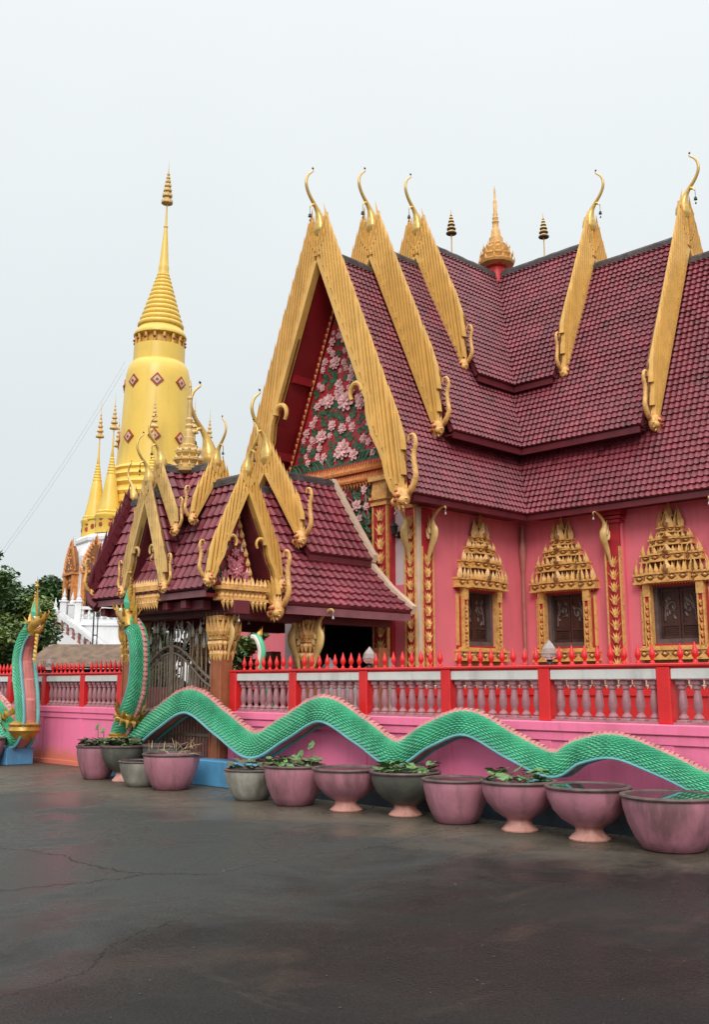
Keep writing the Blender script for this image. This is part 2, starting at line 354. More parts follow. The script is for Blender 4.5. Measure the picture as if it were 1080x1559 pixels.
def bargeboard(parent, F, side, zi, k, w, s_end, hook=None, ds=.1, band=.06, th=.09, m=None, lean=.14):
    z_e = zi-k*s_end
    if hook:
        zh = zi-k*hook; DS, DZ = s_end-hook, (zi-k*s_end)-zh
        low = [(hook+DS*a, zh+DZ*b) for a, b in ((.10, .08), (.14, .24), (.28, .42), (.46, .55), (.58, .66), (.66, .80), (.80, .92), (1, 1))]
        line = [(0.0, zi)]+[(hook*t, zi-k*hook*t) for t in (.5, 1)]+low
    else:
        line = [(0.0, zi), (s_end*.5, zi-k*s_end*.5), (s_end, z_e)]
    def zin(s):
        for i in range(len(line)-1):
            a, b = line[i], line[i+1]
            if a[0] <= s <= b[0]: return a[1]+(b[1]-a[1])*(s-a[0])/max(1e-6, b[0]-a[0])
        return line[-1][1]
    s_cut = s_end+.16*w
    zo = lambda s: zi-k*(s-w)
    mb = MB()
    top = min(.38*w, .3)
    pts = [(.02, zi)]+line[1:]+[(s_cut, z_e+.25*w), (s_cut, zo(s_cut)-.12*w), (top, zo(top)-.35*k*w*.5), (.02, zi+.45*w)]
    pl = [F.P(side*s, z, 0) for s, z in pts]
    mb.poly(pl, F.n, th*.5, 1)
    # feathers
    s = .05; i = 0
    while s < s_cut+lean*k*w*1.3:
        z0 = (zin(s)+band*2.4*k*.45) if s <= s_end else None
        sb = s
        # parametrise: position (sb - lean*t, z0+t)
        if z0 is None:
            t_cut = (s-s_cut)/lean; zb = zin(s_end)+.3*w   # feathers rising from the cut edge
            z0 = zb-.0; sb = s_cut
            z0 = zin(s_end)+.25*w+(s-s_cut)/lean*.55
            if z0 > zo(s_cut)-.1: break
        t = (zi-k*(sb-w)-z0)/(1-lean*k)
        tip = .09*w/.6+.03
        tmax = max(.05, (sb-.025)/lean)
        if t > tmax: t = min(tmax, zi+.75*w-z0)
        st = sb-lean*t
        if st < top: t = min(t, zi+.5*w+(st/top)*(k*w*.62-.5*w)-z0)
        if t > .06:
            hw = ds*.32; d0 = th*.40; d1 = th*1.25
            def Q(du, tt, d): return F.P(side*(sb-lean*tt+du), z0+tt, d)
            zl = k*ds*.75
            sec = ((-hw, d0), (-hw*.5, d1), (hw*.45, d1*.96), (hw, d0))
            vs = [Q(u_, 0, d_) for u_, d_ in sec]+[Q(u_, t-zl*(u_/hw+1)*.5, d_) for u_, d_ in sec]+[Q(-hw*.9, t+tip*3.2, d1*.8)]
            fs = [(j, j+1, j+5, j+4) for j in range(3)]+[(4+j, 5+j, 8) for j in range(3)]+[(0, 4, 8, 7, 3), (0, 3, 2, 1)]
            mb.add(vs, fs, 0)
        s += ds; i += 1
    hz = 1.25*w*k/2.36
    hp = [F.P(side*a_, z_, th*.3) for a_, z_ in ((.05, zi+.2*w), (.06, zi+.7*hz), (.22*w, zi+1.08*hz), (.36*w, zi+1.32*hz), (.40*w, zi+1.02*hz), (.46*w, zi+.78*hz), (.34*w, zi+.3*w))]
    mb.poly(hp, F.n, th*.7, 0)
    for q_ in range(4):
        a_ = .10+.085*q_; strip(mb, F, side, [(a_*w, zi+(.30+.1*q_)*hz), (a_*w*1.15, zi+(.80+.12*q_)*hz)], .018, th, th*1.3, 0)
    strip(mb, F, side, line, band, -.02, th*1.25, 0)
    line2 = [(a+band*1.25, b) for a, b in line]
    strip(mb, F, side, line2, band*.7, 0, th*1.1, 0)
    if hook:
        hr = band*1.5; c = (hook-.02, zi-k*hook)
        sp = []
        for q in range(15):
            a = PI*1.35-q/14*PI*1.75; rr = hr*(1.0-.25*q/14)
            sp.append(F.P(side*(c[0]-hr*.55+rr*math.cos(PI-a)*-1), c[1]-hr*.3+rr*math.sin(a)*1.3*-1+hr*.6, th*.75))
        # inward curling scroll
        sp = [F.P(side*(c[0]+band*.4-hr*1.25*(1-math.cos(a))), c[1]+hr*1.35*math.sin(a)-.02, th*.8) for a in [x*PI*1.25/13 for x in range(14)]]
        mb.tube(sp, [band*.75-(band*.35)*i/13 for i in range(14)], 8)
    return mb.build('bargeboard', [m or M['gold'], M['maroon'] if m == M['maroon'] else M['goldgap']], parent)

def finial_mesh(name, h, m_bulb=None):
    """swan-necked roof finial in its own local frame: +X outwards, Z up, base at the origin"""
    k = h/1.54
    pts = [(0, -.06), (0, .02), (0, .14), (.01, .27), (.045, .42), (.10, .56), (.20, .70), (.31, .82), (.40, .95), (.455, 1.09), (.45, 1.24), (.39, 1.37), (.31, 1.45), (.26, 1.49), (.25, 1.54), (.29, 1.60)]
    rad = [.03, .12, .165, .155, .105, .066, .046, .041, .039, .035, .031, .026, .021, .016, .011, .003]
    mb = MB(); P = catmull([(x*k, 0, z*k) for x, z in pts], 3)
    rr = []
    for i in range(len(pts)-1):
        for t in range(3): rr.append((rad[i]+(rad[i+1]-rad[i])*t/3)*k)
    rr.append(rad[-1]*k)
    mb.tube(P, rr, 12, 0)
    # beak and throat tuft
    mb.tube([(.22*k, 0, .70*k), (.30*k, 0, .66*k), (.33*k, 0, .60*k)], [.045*k, .03*k, .006*k], 8, 0)
    mb.ball((.265*k, 0, 1.565*k), .024*k, 1)
    # hanging bell
    bx = .34*k
    mb.tube([(bx, 0, .62*k), (bx, 0, .45*k)], .006, 5, 1)
    mb.lathe([(.004, .0), (.03*k, -.02*k), (.038*k, -.07*k), (.045*k, -.085*k), (.0, -.09*k)], (bx, 0, .45*k), 8, 1)
    mb.flame((bx-.0, 0, .26*k), (1, 0, 0), (0, 0, 1), (0, 1, 0), .05*k, .08*k, .01, 1)
    o = mb.build(name, [m_bulb or M['gold_bulb'], M['black']]); me = o.data
    bpy.data.objects.remove(o)
    return me
def serpent_mesh(name, size):
    """serpent-head finial at the foot of a bargeboard: +X outwards along the gable, +Y forwards (away from gable), Z up"""
    mb = MB(); k = size
    mb.ball((0, .03*k, .0), .17*k, 0, 12, 8, (1.1, .8, 1.2))
    for q in ((-.05, .17, .03), (.06, .17, .02), (0, .17, .11), (-.02, .18, -.06)): mb.ball((q[0]*k, q[1]*k, q[2]*k), .035*k, 1, 8, 5)
    mb.ball((-.09*k, .10*k, -.07*k), .085*k, 0); mb.ball((.09*k, .10*k, -.06*k), .085*k, 0); mb.ball((0, .13*k, .05*k), .07*k, 0)
    for i in range(7):
        a = PI*(1.05+.9*i/6)
        mb.flame((.12*k*math.cos(a), .08*k, .13*k*math.sin(a)), (-math.sin(a), 0, math.cos(a)), (math.cos(a), 0, math.sin(a)), (0, 1, 0), .09*k, .13*k, .05*k, 0)
    tail = catmull([(.05*k, 0, .05*k), (.20*k, 0, .12*k), (.33*k, 0, .34*k), (.30*k, 0, .58*k), (.29*k, 0, .78*k), (.34*k, 0, .97*k), (.30*k, 0, 1.12*k), (.20*k, 0, 1.14*k), (.16*k, 0, 1.05*k)], 4)
    n = len(tail); mb.tube(tail, [.066*k*(1-.62*i/n) for i in range(n)], 9, 0)
    for i in range(3, n-8, 2):
        p = tail[i]; mb.flame((p.x-.03*k, 0, p.z), (0, 1, 0), (-.8, 0, .6), (0, 0, 1), .05*k, .10*k, .02*k, 0)
    for i in range(3):
        mb.flame(((-.04+.06*i)*k, .02*k, .1*k), (1, 0, 0), (.15*i-.1, 0, 1), (0, 1, 0), .12*k, (.30-.05*i)*k, .06*k, 0, .1)
    return mb
SERP = {}
def serpent(parent, F, s, z, side, size):
    key = round(size, 2)
    if key not in SERP:
        o = serpent_mesh('serpent_finial', size).build('serpent_finial', [M['gold_carve'], M['medal']]); SERP[key] = o.data; bpy.data.objects.remove(o)
    ax = F.a*side; nx = F.n
    o = bpy.data.objects.new('serpent_finial', SERP[key]); COL.objects.link(o); o.parent = parent; o['org'] = parent['org']
    Mx = Matrix(((ax.x, nx.x, 0, 0), (ax.y, nx.y, 0, 0), (0, 0, 1, 0), (0, 0, 0, 1)))
    Mx.translation = F.P(side*s, z, .06)-Vector(parent['org'])
    o.matrix_local = Mx
    return o
FIN = {}
def finial(parent, F, z, h):
    key = round(h, 2)
    if key not in FIN: FIN[key] = finial_mesh('roof_finial', h)
    return part_at('roof_finial', FIN[key], parent, F.P(0, z, .02), math.atan2(F.n.y, F.n.x))

def gable(parent, F, zi, k, w, s_end, hook=None, ds=.1, band=.06, th=.09, fin_h=1.54, fin_z=None, serp=.62, infill=None, m=None, serp_sides=(1, -1), back_fins=True):
    for side in (1, -1):
        bargeboard(parent, F, side, zi, k, w, s_end, hook, ds, band, th, m)
        if side in serp_sides: serpent(parent, F, s_end+.04, zi-k*s_end+serp*.03, side, serp)
    finial(parent, F, (fin_z if fin_z else zi+.6), fin_h)
    # post that carries the finial between the boards
    mb = MB(); zt = (fin_z if fin_z else zi+.6)
    mb.poly([F.P(-.05, zi-.05, 0), F.P(.05, zi-.05, 0), F.P(.035, zt+.04, 0), F.P(-.035, zt+.04, 0)], F.n, th*.9)
    mb.build('finial_post', m or M['gold'], parent)
    if infill:   # gable triangle closing the step above the lower roof
        mb = MB(); d = infill
        mb.poly([F.P(0, zi+.02, -.10), F.P(d, zi-k*d+.02, -.10), F.P(-d, zi-k*d+.02, -.10)], F.n, .03)
        mb.build('gable_infill', M['pink'], parent)

# ------------------------------------------------------------------ carved pieces
def leaf_column(mb, F, s0, s1, z0, z1, d, step=.26, mg=0, mback=1):
    """flat pilaster face with stacked gold leaf sprays"""
    a, b = min(s0, s1), max(s0, s1)
    mb.poly([F.P(a, z0), F.P(b, z0), F.P(b, z1), F.P(a, z1)], F.n, d, mback)
    mb.poly([F.P(a-.012, z0, 0), F.P(a+.022, z0, 0), F.P(a+.022, z1, 0), F.P(a-.012, z1, 0)], F.n, d+.02, mg)
    mb.poly([F.P(b-.022, z0, 0), F.P(b+.012, z0, 0), F.P(b+.012, z1, 0), F.P(b-.022, z1, 0)], F.n, d+.02, mg)
    c = (a+b)/2; w = b-a; z = z0; up = Vector((0, 0, 1))
    while z < z1-step*.9:
        o = F.P(c, z+.02, d)
        for sgn in (-1, 1):
            mb.flame(o+up*.02, F.a, (up+F.a*sgn*.75).normalized(), F.n, w*.26, step*.80, .045, mg, sgn*.18)
            mb.flame(o+up*step*.22, F.a, (up+F.a*sgn*.38).normalized(), F.n, w*.24, step*.8, .05, mg, sgn*.12)
        mb.flame(o, F.a, up, F.n, w*.34, step*1.02, .06, mg)
        mb.ball(o+up*.03+F.n*.03, w*.10, mg, 6, 4)
        z += step

def bracket(parent, base, out, h=1.35, reach=.6, th=.1, m=None):
    """serpent eave bracket: rises from the wall and leans out to the eave"""
    b = Vector(base); o = Vector((out[0], out[1], 0)); k = h/1.35; r = reach/.6
    pts = [(0.02, 0), (.05, .18), (.13, .40), (.24, .62), (.26, .80), (.20, .95), (.22, 1.08), (.36, 1.22), (.50, 1.30), (.60, 1.30), (.64, 1.25)]
    rad = [.025, .045, .07, .10, .105, .07, .045, .04, .034, .026, .008]
    P = catmull([b+o*(x*r)+Vector((0, 0, z*k)) for x, z in pts], 3); rr = []
    for i in range(len(pts)-1):
        for t in range(3): rr.append((rad[i]+(rad[i+1]-rad[i])*t/3)*k)
    rr.append(.01)
    mb = MB(); mb.tube(P, rr, 10, 0, True, th/.12*.7)
    side = Vector((-o.y, o.x, 0))
    for i in range(3):
        q = b+o*(.06+.05*i)*r+Vector((0, 0, (.62+.12*i)*k)); mb.flame(q, o, (Vector((0, 0, 1))-o*.25).normalized(), side, .12*k, .34*k, .04, 0)
        mb.flame(q, o, (Vector((0, 0, 1))-o*.25).normalized(), -side, .12*k, .34*k, .04, 0)
    e = P[-3]; mb.tube([e, e-Vector((0, 0, .09))], .006, 5, 1); mb.lathe([(.004, 0), (.02, -.02), (.028, -.06), (0, -.065)], e-Vector((0, 0, .09)), 8, 1)
    return mb.build('eave_bracket', [m or M['gold_old'], M['silver']], parent)

def carved_band(mb, F, s0, s1, z0, z1, d0, d1, mg=0, md=1, n=6):
    mb.poly([F.P(s0, z0, d0), F.P(s1, z0, d0), F.P(s1, z1, d0), F.P(s0, z1, d0)], F.n, d1-d0, mg)
    h = z1-z0; w = (s1-s0)/n
    mb.poly([F.P(s0-.02, z1-h*.16, d0), F.P(s1+.02, z1-h*.16, d0), F.P(s1+.02, z1+.01, d0), F.P(s0-.02, z1+.01, d0)], F.n, d1-d0+.035, mg)
    mb.poly([F.P(s0-.02, z0-.01, d0), F.P(s1+.02, z0-.01, d0), F.P(s1+.02, z0+h*.16, d0), F.P(s0-.02, z0+h*.16, d0)], F.n, d1-d0+.035, mg)
    for i in range(n):   # lozenge bosses with dark centres
        c = F.P(s0+w*(i+.5), (z0+z1)/2, d1)
        a = F.a*w*.43; u = Vector((0, 0, h*.36))
        mb.add([c-a, c-u, c+a, c+u, c+F.n*.035], [(0, 1, 4), (1, 2, 4), (2, 3, 4), (3, 0, 4)], md)
        a2, u2 = a*.5, u*.5; c2 = c+F.n*.022
        mb.add([c2-a2, c2-u2, c2+a2, c2+u2, c2+F.n*.05], [(0, 1, 4), (1, 2, 4), (2, 3, 4), (3, 0, 4)], mg)

def window_unit(root, F, c, zs=2.39, zt=3.56, ow=1.02):
    """carved gilt window: frame, pediment crown, sill, two carved shutters; F on the wall face"""
    up = Vector((0, 0, 1)); rn = random.Random(int(c*100))
    mb = MB(); h = ow/2
    for sd in (-1, 1):
        a, b = (c+sd*h, c+sd*(h+.13)); a, b = min(a, b), max(a, b)
        leaf_column(mb, F, a, b, zs-.05, zt-.22, .11, .15, 0, 1)
        mb.poly([F.P(a-.015, zt-.22), F.P(b+.015, zt-.22), F.P(b+.015, zt+.06), F.P(a-.015, zt+.06)], F.n, .14, 0)
        a2, b2 = (c+sd*(h+.15), c+sd*(h+.19)); mb.poly([F.P(min(a2, b2), zs), F.P(max(a2, b2), zs), F.P(max(a2, b2), zt-.15), F.P(min(a2, b2), zt-.15)], F.n, .06, 1)
        a3, b3 = (c+sd*(h+.20), c+sd*(h+.25)); mb.poly([F.P(min(a3, b3), zs), F.P(max(a3, b3), zs), F.P(max(a3, b3), zt-.1), F.P(min(a3, b3), zt-.1)], F.n, .05, 0)
    mb.poly([F.P(c-h-.25, zt-.03), F.P(c+h+.25, zt-.03), F.P(c+h+.25, zt+.10), F.P(c-h-.25, zt+.10)], F.n, .045, 1)
    mb.poly([F.P(c-h-.25, zs-.06), F.P(c+h+.25, zs-.06), F.P(c+h+.25, zs+.005), F.P(c-h-.25, zs+.005)], F.n, .045, 1)
    frame = mb.build('window', [M['gold_carve'], M['redcarve']], root)
    # crown of receding tiers
    mb = MB()
    tiers = [(.83, zt+.04, .19), (.66, zt+.46, .15), (.46, zt+.78, .13), (.27, zt+1.03, .11)]
    for ti, (hw, z, bh) in enumerate(tiers):
        nb = max(3, round(hw*2/.24)); dd = .26-.03*ti
        carved_band(mb, F, c-hw, c+hw, z, z+bh, 0, dd*.55, 0, 1, nb)
        carved_band(mb, F, c-hw*.62, c+hw*.52, z+.003, z+bh+.003, dd*.5, dd, 0, 1, max(2, nb-3))
        nxt = tiers[ti+1][1] if ti < 3 else z+.42
        gap = nxt-z-bh
        mb.poly([F.P(c-hw*.8, z+bh), F.P(c+hw*.8, z+bh), F.P(c+hw*.62, nxt+.02), F.P(c-hw*.62, nxt+.02)], F.n, dd*.4, 1)
        cnt = max(4, round(hw*2/.115))
        for i in range(cnt):
            s = -hw+hw*2*(i+.5)/cnt; big = 1.0+.25*rn.random()
            ln = .22 if s > 0 else -.22
            if abs(s) > hw*.62: ln *= -.5
            mb.flame(F.P(c+s, z+bh, dd*.62), F.a, up, F.n, .10, gap*1.1*big, .05, 0, ln)
        for i in range(max(2, cnt//2)):
            s = -hw*.55+hw*1.02*(i+.5)/max(2, cnt//2)
            mb.flame(F.P(c+s, z+bh, dd*.95), F.a, up, F.n, .12, gap*1.0, .06, 0)
        for sd in (-1, 1):
            mb.flame(F.P(c+sd*hw*.97, z+bh*.9, dd*.5), F.a, up, F.n, .10, gap*1.5+.05, .05, 0, -sd*.25)
        mb.flame(F.P(c-.02, z+bh, dd*1.1), F.a, up, F.n, .26, gap*1.35, .09, 0); mb.flame(F.P(c-.02, z+bh, dd*1.1+.05), F.a, up, F.n, .13, gap*.9, .06, 1)
        # dark seam beside the projecting centre
        s = c+hw*.56; mb.poly([F.P(s, z, dd*.3), F.P(s+.03, z, dd*.3), F.P(s+.03, z+bh+gap*.7, dd*.3), F.P(s, z+bh+gap*.7, dd*.3)], F.n, dd*.42, 1)
    z = tiers[-1][1]+.32
    for r0, r1, hh in ((.10, .07, .07), (.075, .05, .07), (.05, .03, .07), (.03, .004, .12)):
        mb.lathe([(r0, 0), (r0*.9, hh*.5), (r1, hh)], F.P(c, z, .09), 8); z += hh
    # toothed drip under the crown
    n = 26
    for i in range(n):
        s = -.8+1.6*(i+.5)/n; mb.flame(F.P(c+s, zt+.045, .13), F.a, -up, F.n, .06, .06, .02, 0)
    mb.build('window_crown', [M['gold_carve'], M['goldgap']], frame)
    # sill
    mb = MB()
    carved_band(mb, F, c-.80, c+.80, zs-.30, zs-.09, 0, .14, 0, 1, 7)
    mb.poly([F.P(c-.74, zs-.09), F.P(c+.74, zs-.09), F.P(c+.74, zs-.035), F.P(c-.74, zs-.035)], F.n, .12, 0)
    mb.poly([F.P(c-.70, zs-.44), F.P(c+.70, zs-.44), F.P(c+.70, zs-.30), F.P(c-.70, zs-.30)], F.n, .10, 1)
    mb.poly([F.P(c-.78, zs-.50), F.P(c+.78, zs-.50), F.P(c+.78, zs-.44), F.P(c-.78, zs-.44)], F.n, .15, 0)
    mb.build('window_sill', [M['gold_carve'], M['goldgap']], frame)
    # shutters inside the opening
    mb = MB()
    for (a, b, z0, z1, d0, d1) in ((-h, -h+.08, zs, zt, -.20, -.03), (h-.08, h, zs, zt, -.20, -.03), (-h+.08, h-.08, zs, zs+.10, -.20, -.03), (-h+.08, h-.08, zt-.05, zt+.03, -.20, -.03)):
        mb.poly([F.P(c+a, z0, d0), F.P(c+b, z0, d0), F.P(c+b, z1, d0), F.P(c+a, z1, d0)], F.n, d1-d0, 0)
    mb.build('inner_frame', M['woodgrey'], frame)
    for sd in (-1, 1):
        mb = MB(); a, b = (.008, h-.085); s0, s1 = sorted((sd*a, sd*b)); cc = c+(s0+s1)/2; hw = (s1-s0)/2
        mb.poly([F.P(c+s0, zs+.1, -.20), F.P(c+s1, zs+.1, -.20), F.P(c+s1, zt-.05, -.20), F.P(c+s0, zt-.05, -.20)], F.n, .04, 0)
        for (x0, x1, z0, z1) in ((s0, s0+.05, zs+.1, zt-.05), (s1-.05, s1, zs+.1, zt-.05), (s0+.05, s1-.05, zs+.1, zs+.17), (s0+.05, s1-.05, zs+.36, zs+.41), (s0+.05, s1-.05, zt-.13, zt-.05)):
            mb.poly([F.P(c+x0, z0, -.16), F.P(c+x1, z0, -.16), F.P(c+x1, z1, -.16), F.P(c+x0, z1, -.16)], F.n, .025, 0)
        zc = zs+.68
        P = [F.P(cc+sd*(-.03+.10*math.cos(t)*(1-.05*t)), zc+.10*math.sin(t)*1.2+.02*t, -.14) for t in [x*.45 for x in range(12)]]
        mb.tube(P, [.022-.0012*i for i in range(12)], 6, 1)
        P = [F.P(cc+sd*(.12-.10*t*t), zc-.22+.5*t, -.145) for t in [x/8 for x in range(9)]]
        mb.tube(P, [.02]*9, 6, 1)
        for q in range(9):
            mb.flame(F.P(cc+rn.uniform(-hw*.6, hw*.6), zs+.44+rn.random()*.5, -.155), F.a, Vector((rn.uniform(-.5, .5)*F.a.x, rn.uniform(-.5, .5)*F.a.y, 1)).normalized(), F.n, .08, .13, .03, 1)
        for q in range(4):
            z = zs+.19+.04*q; mb.poly([F.P(c+s0+.06, z, -.16), F.P(c+s1-.06, z, -.16), F.P(c+s1-.06, z+.018, -.16), F.P(c+s0+.06, z+.018, -.16)], F.n, .015, 0)
        mb.build('shutter', [M['wood'], M['woodgrey']], frame)
    return frame

def wall_face(mb, F, s0, s1, z0, z1, holes, depth=.22, m=0, rm=0):
    """wall slab with rectangular openings: holes [(a,b,za,zb)] sorted by a"""
    xs = sorted({s0, s1, *[h[0] for h in holes], *[h[1] for h in holes]})
    for a, b in zip(xs, xs[1:]):
        hh = [h for h in holes if h[0] <= a+1e-6 and h[1] >= b-1e-6]
        spans = [(z0, z1)] if not hh else [(z0, hh[0][2]), (hh[0][3], z1)]
        for (u, v) in spans: mb.add([F.P(a, u), F.P(b, u), F.P(b, v), F.P(a, v)], [(0, 1, 2, 3)], m)
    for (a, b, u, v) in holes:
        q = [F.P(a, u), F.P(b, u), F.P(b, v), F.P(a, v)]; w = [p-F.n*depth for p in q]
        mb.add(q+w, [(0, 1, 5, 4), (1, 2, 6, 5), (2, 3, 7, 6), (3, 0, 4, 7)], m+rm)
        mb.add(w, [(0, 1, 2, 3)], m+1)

def flower(mb, o, u, v, n, r, mp, mc, rnd, petals=None):
    o = Vector(o); u = Vector(u); v = Vector(v); n = Vector(n); k = petals or rnd.choice((6, 7, 8)); a0 = rnd.random()*6
    for ring, (rr, lift) in enumerate(((1.0, .10), (.62, .28))):
        for i in range(k):
            a = a0+2*PI*(i+.5*ring)/k; d = u*math.cos(a)+v*math.sin(a); t = v*math.cos(a)-u*math.sin(a)
            b = o+d*r*.12+n*r*lift
            m_ = rr*r*rnd.uniform(.85, 1.1); w = m_*.36
            vs = [b, b+d*m_*.45+t*w+n*r*.16, b+d*m_*.88+t*w*.5+n*r*.05, b+d*m_+n*r*.12, b+d*m_*.88-t*w*.5+n*r*.05, b+d*m_*.45-t*w+n*r*.16, b+d*m_*.5+n*r*.03]
            mb.add(vs, [(0, 1, 6), (1, 2, 6), (2, 3, 6), (3, 4, 6), (4, 5, 6), (5, 0, 6)], mp)
    c = o+n*r*.3; q = [c+(u*math.cos(a)+v*math.sin(a))*r*.17 for a in [i*PI/3 for i in range(6)]]
    mb.add(q+[c+n*r*.14], [(i, (i+1) % 6, 6) for i in range(6)], mc)
def leafdisc(mb, o, u, v, n, r, m, rnd):
    o = Vector(o); k = 11; a0 = rnd.random()*6; vs = [o+n*r*.05]
    for i in range(k):
        a = a0+2*PI*i/k*.96; rr = r*rnd.uniform(.85, 1.08); vs.append(o+(u*math.cos(a)+v*math.sin(a))*rr+n*r*(.22 if i % 2 else .10))
    mb.add(vs, [(0, i+1, i+2) for i in range(k-1)], m)
def flower_panel(root, F, inside, boxs, count, seed, hand=(), name='flower_relief'):
    """lotus relief: scattered flowers and leaves wherever inside(s,z) holds"""
    rnd = random.Random(seed); up = Vector((0, 0, 1)); fl = MB(); lv = MB(); placed = []
    for (s, z, r) in hand:
        flower(fl, F.P(s, z, .07), F.a, up, F.n, r, 0, 1, rnd, 8); placed.append((s, z, r))
    tries = 0
    while len(placed) < count and tries < 6000:
        tries += 1
        s = rnd.uniform(boxs[0], boxs[1]); z = rnd.uniform(boxs[2], boxs[3]); r = rnd.uniform(.075, .145)
        if not inside(s, z, r*.7): continue
        if any(math.hypot(s-a, z-b) < (r+c)*.80 for a, b, c in placed): continue
        placed.append((s, z, r))
        if rnd.random() < .56: flower(fl, F.P(s, z, rnd.uniform(.03, .1)), F.a, up, F.n, r, 0, 1, rnd)
        else: leafdisc(lv, F.P(s, z, .05), F.a, up, F.n, r*1.05, 0, rnd)
    for i in range(count*9):   # stems and blades
        s = rnd.uniform(boxs[0], boxs[1]); z = rnd.uniform(boxs[2], boxs[3])
        if not inside(s, z, .08): continue
        a = rnd.uniform(-1.2, 1.2); lv.flame(F.P(s, z, .012), F.a, (up*math.cos(a)+F.a*math.sin(a)), F.n, .075, rnd.uniform(.18, .34), .05, 0, rnd.uniform(-.3, .3))
    for i in range(1, len(placed)):
        s_, z_, _r = placed[i]; q_ = min(placed[:i], key=lambda e: math.hypot(e[0]-s_, e[1]-z_)); fl.tube([F.P(s_, z_, .04), F.P(q_[0], q_[1], .04)], .012, 5, 1)
    a = lv.build('leaf_relief', M['leafpaint'], root); b = fl.build(name, [M['petal'], M['petal2']], root)
    return a, b

# =================================================================== GROUND
def ground_mat():
    m = bpy.data.materials.new('wet_asphalt'); m.use_nodes = True; nt = m.node_tree; N = nt.nodes; L = nt.links; b = N['Principled BSDF']
    geo = N.new('ShaderNodeNewGeometry'); pos = geo.outputs['Position']
    def noise(scale, detail=8, rough=.6, vs=(1, 1, 1), dist=0.0, rot=0.0):
        mp = N.new('ShaderNodeMapping'); mp.inputs['Scale'].default_value = vs; mp.inputs['Rotation'].default_value = (0, 0, rot); L.new(pos, mp.inputs['Vector'])
        n = N.new('ShaderNodeTexNoise'); n.inputs['Scale'].default_value = scale; n.inputs['Detail'].default_value = detail; n.inputs['Roughness'].default_value = rough; n.inputs['Distortion'].default_value = dist
        L.new(mp.outputs['Vector'], n.inputs['Vector']); return n.outputs['Fac']
    def rng(v, a, b, c=0.0, d=1.0):
        r = N.new('ShaderNodeMapRange'); L.new(v, r.inputs['Value']); r.inputs['From Min'].default_value = a; r.inputs['From Max'].default_value = b; r.inputs['To Min'].default_value = c; r.inputs['To Max'].default_value = d; return r.outputs['Result']
    def mix(f, a, bb):
        x = N.new('ShaderNodeMix'); x.data_type = 'RGBA'
        L.new(f, x.inputs['Factor']) if not isinstance(f, float) else None
        for k, c in (('A', a), ('B', bb)):
            if isinstance(c, tuple): x.inputs[k].default_value = (*c, 1)
            else: L.new(c, x.inputs[k])
        return x.outputs['Result']
    big = noise(.45, 6, .6, dist=.6)
    c = mix(rng(big, .35, .65), (.0035, .0036, .0035), (.0135, .0132, .0122))
    c = mix(rng(noise(.9, 7, .65, (1, .45, 1), .4, .5), .54, .64, 0, .8), c, (.036, .023, .017))
    c = mix(rng(noise(.5, 8, .7, (1, .6, 1), .7, 1.1), .52, .60, 0, .8), c, (.0028, .0026, .0025))
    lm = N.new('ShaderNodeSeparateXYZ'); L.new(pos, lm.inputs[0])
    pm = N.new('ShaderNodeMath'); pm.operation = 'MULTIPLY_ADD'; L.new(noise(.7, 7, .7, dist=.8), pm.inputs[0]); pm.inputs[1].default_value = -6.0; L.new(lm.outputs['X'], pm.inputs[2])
    c = mix(rng(pm.outputs[0], -8.3, -10.2, 0, .85), c, (.040, .046, .044))  # paler cool patch on the left, wet sky reflection put into the colour
    # drier pale band by the pots: distance from the wall line
    sx = N.new('ShaderNodeSeparateXYZ'); L.new(pos, sx.inputs[0])
    dry = N.new('ShaderNodeMath'); dry.operation = 'MULTIPLY_ADD'; L.new(noise(.8, 7, .7, dist=.5), dry.inputs[0]); dry.inputs[1].default_value = 4.2; L.new(sx.outputs['Y'], dry.inputs[2])
    far = N.new('ShaderNodeMath'); far.operation = 'MULTIPLY_ADD'; L.new(sx.outputs['X'], far.inputs[0]); far.inputs[1].default_value = -.13; L.new(dry.outputs[0], far.inputs[2])
    c = mix(rng(far.outputs[0], 10.9, 12.2, 0, .85), c, (.120, .097, .070))
    # rough grain and faded scuffs
    c = mix(rng(noise(60, 3, .6), .52, .70, 0, .6), c, (.034, .032, .030))
    c = mix(rng(noise(170, 2, .5), .58, .70, 0, .5), c, (.07, .065, .06))
    c = mix(rng(noise(1.6, 8, .75, (.25, 1.6, 1), .3, .9), .60, .70, 0, .5), c, (.05, .046, .041))
    L.new(c, b.inputs['Base Color'])
    wet = rng(noise(.55, 7, .65, (1, .7, 1), .5, .4), .46, .55)
    rr = mix(wet, (.20, .20, .20), (.52, .52, .52)); L.new(rr, b.inputs['Roughness'])
    b.inputs['Specular IOR Level'].default_value = .17
    hgt = N.new('ShaderNodeMath'); hgt.operation = 'ADD'; L.new(noise(45, 4, .6), hgt.inputs[0]); L.new(rng(noise(2.5, 6, .6), 0, 1, 0, 1.5), hgt.inputs[1])
    bp = N.new('ShaderNodeBump'); bp.inputs['Strength'].default_value = .85; bp.inputs['Distance'].default_value = .02; L.new(hgt.outputs[0], bp.inputs['Height']); L.new(bp.outputs['Normal'], b.inputs['Normal'])
    return m
mb = MB(); S = 900
mb.add([(-S, -S, 0), (S, -S, 0), (S, S, 0), (-S, S, 0)], [(0, 1, 2, 3)])
g = mb.build('ground', ground_mat()); g['kind'] = 'structure'

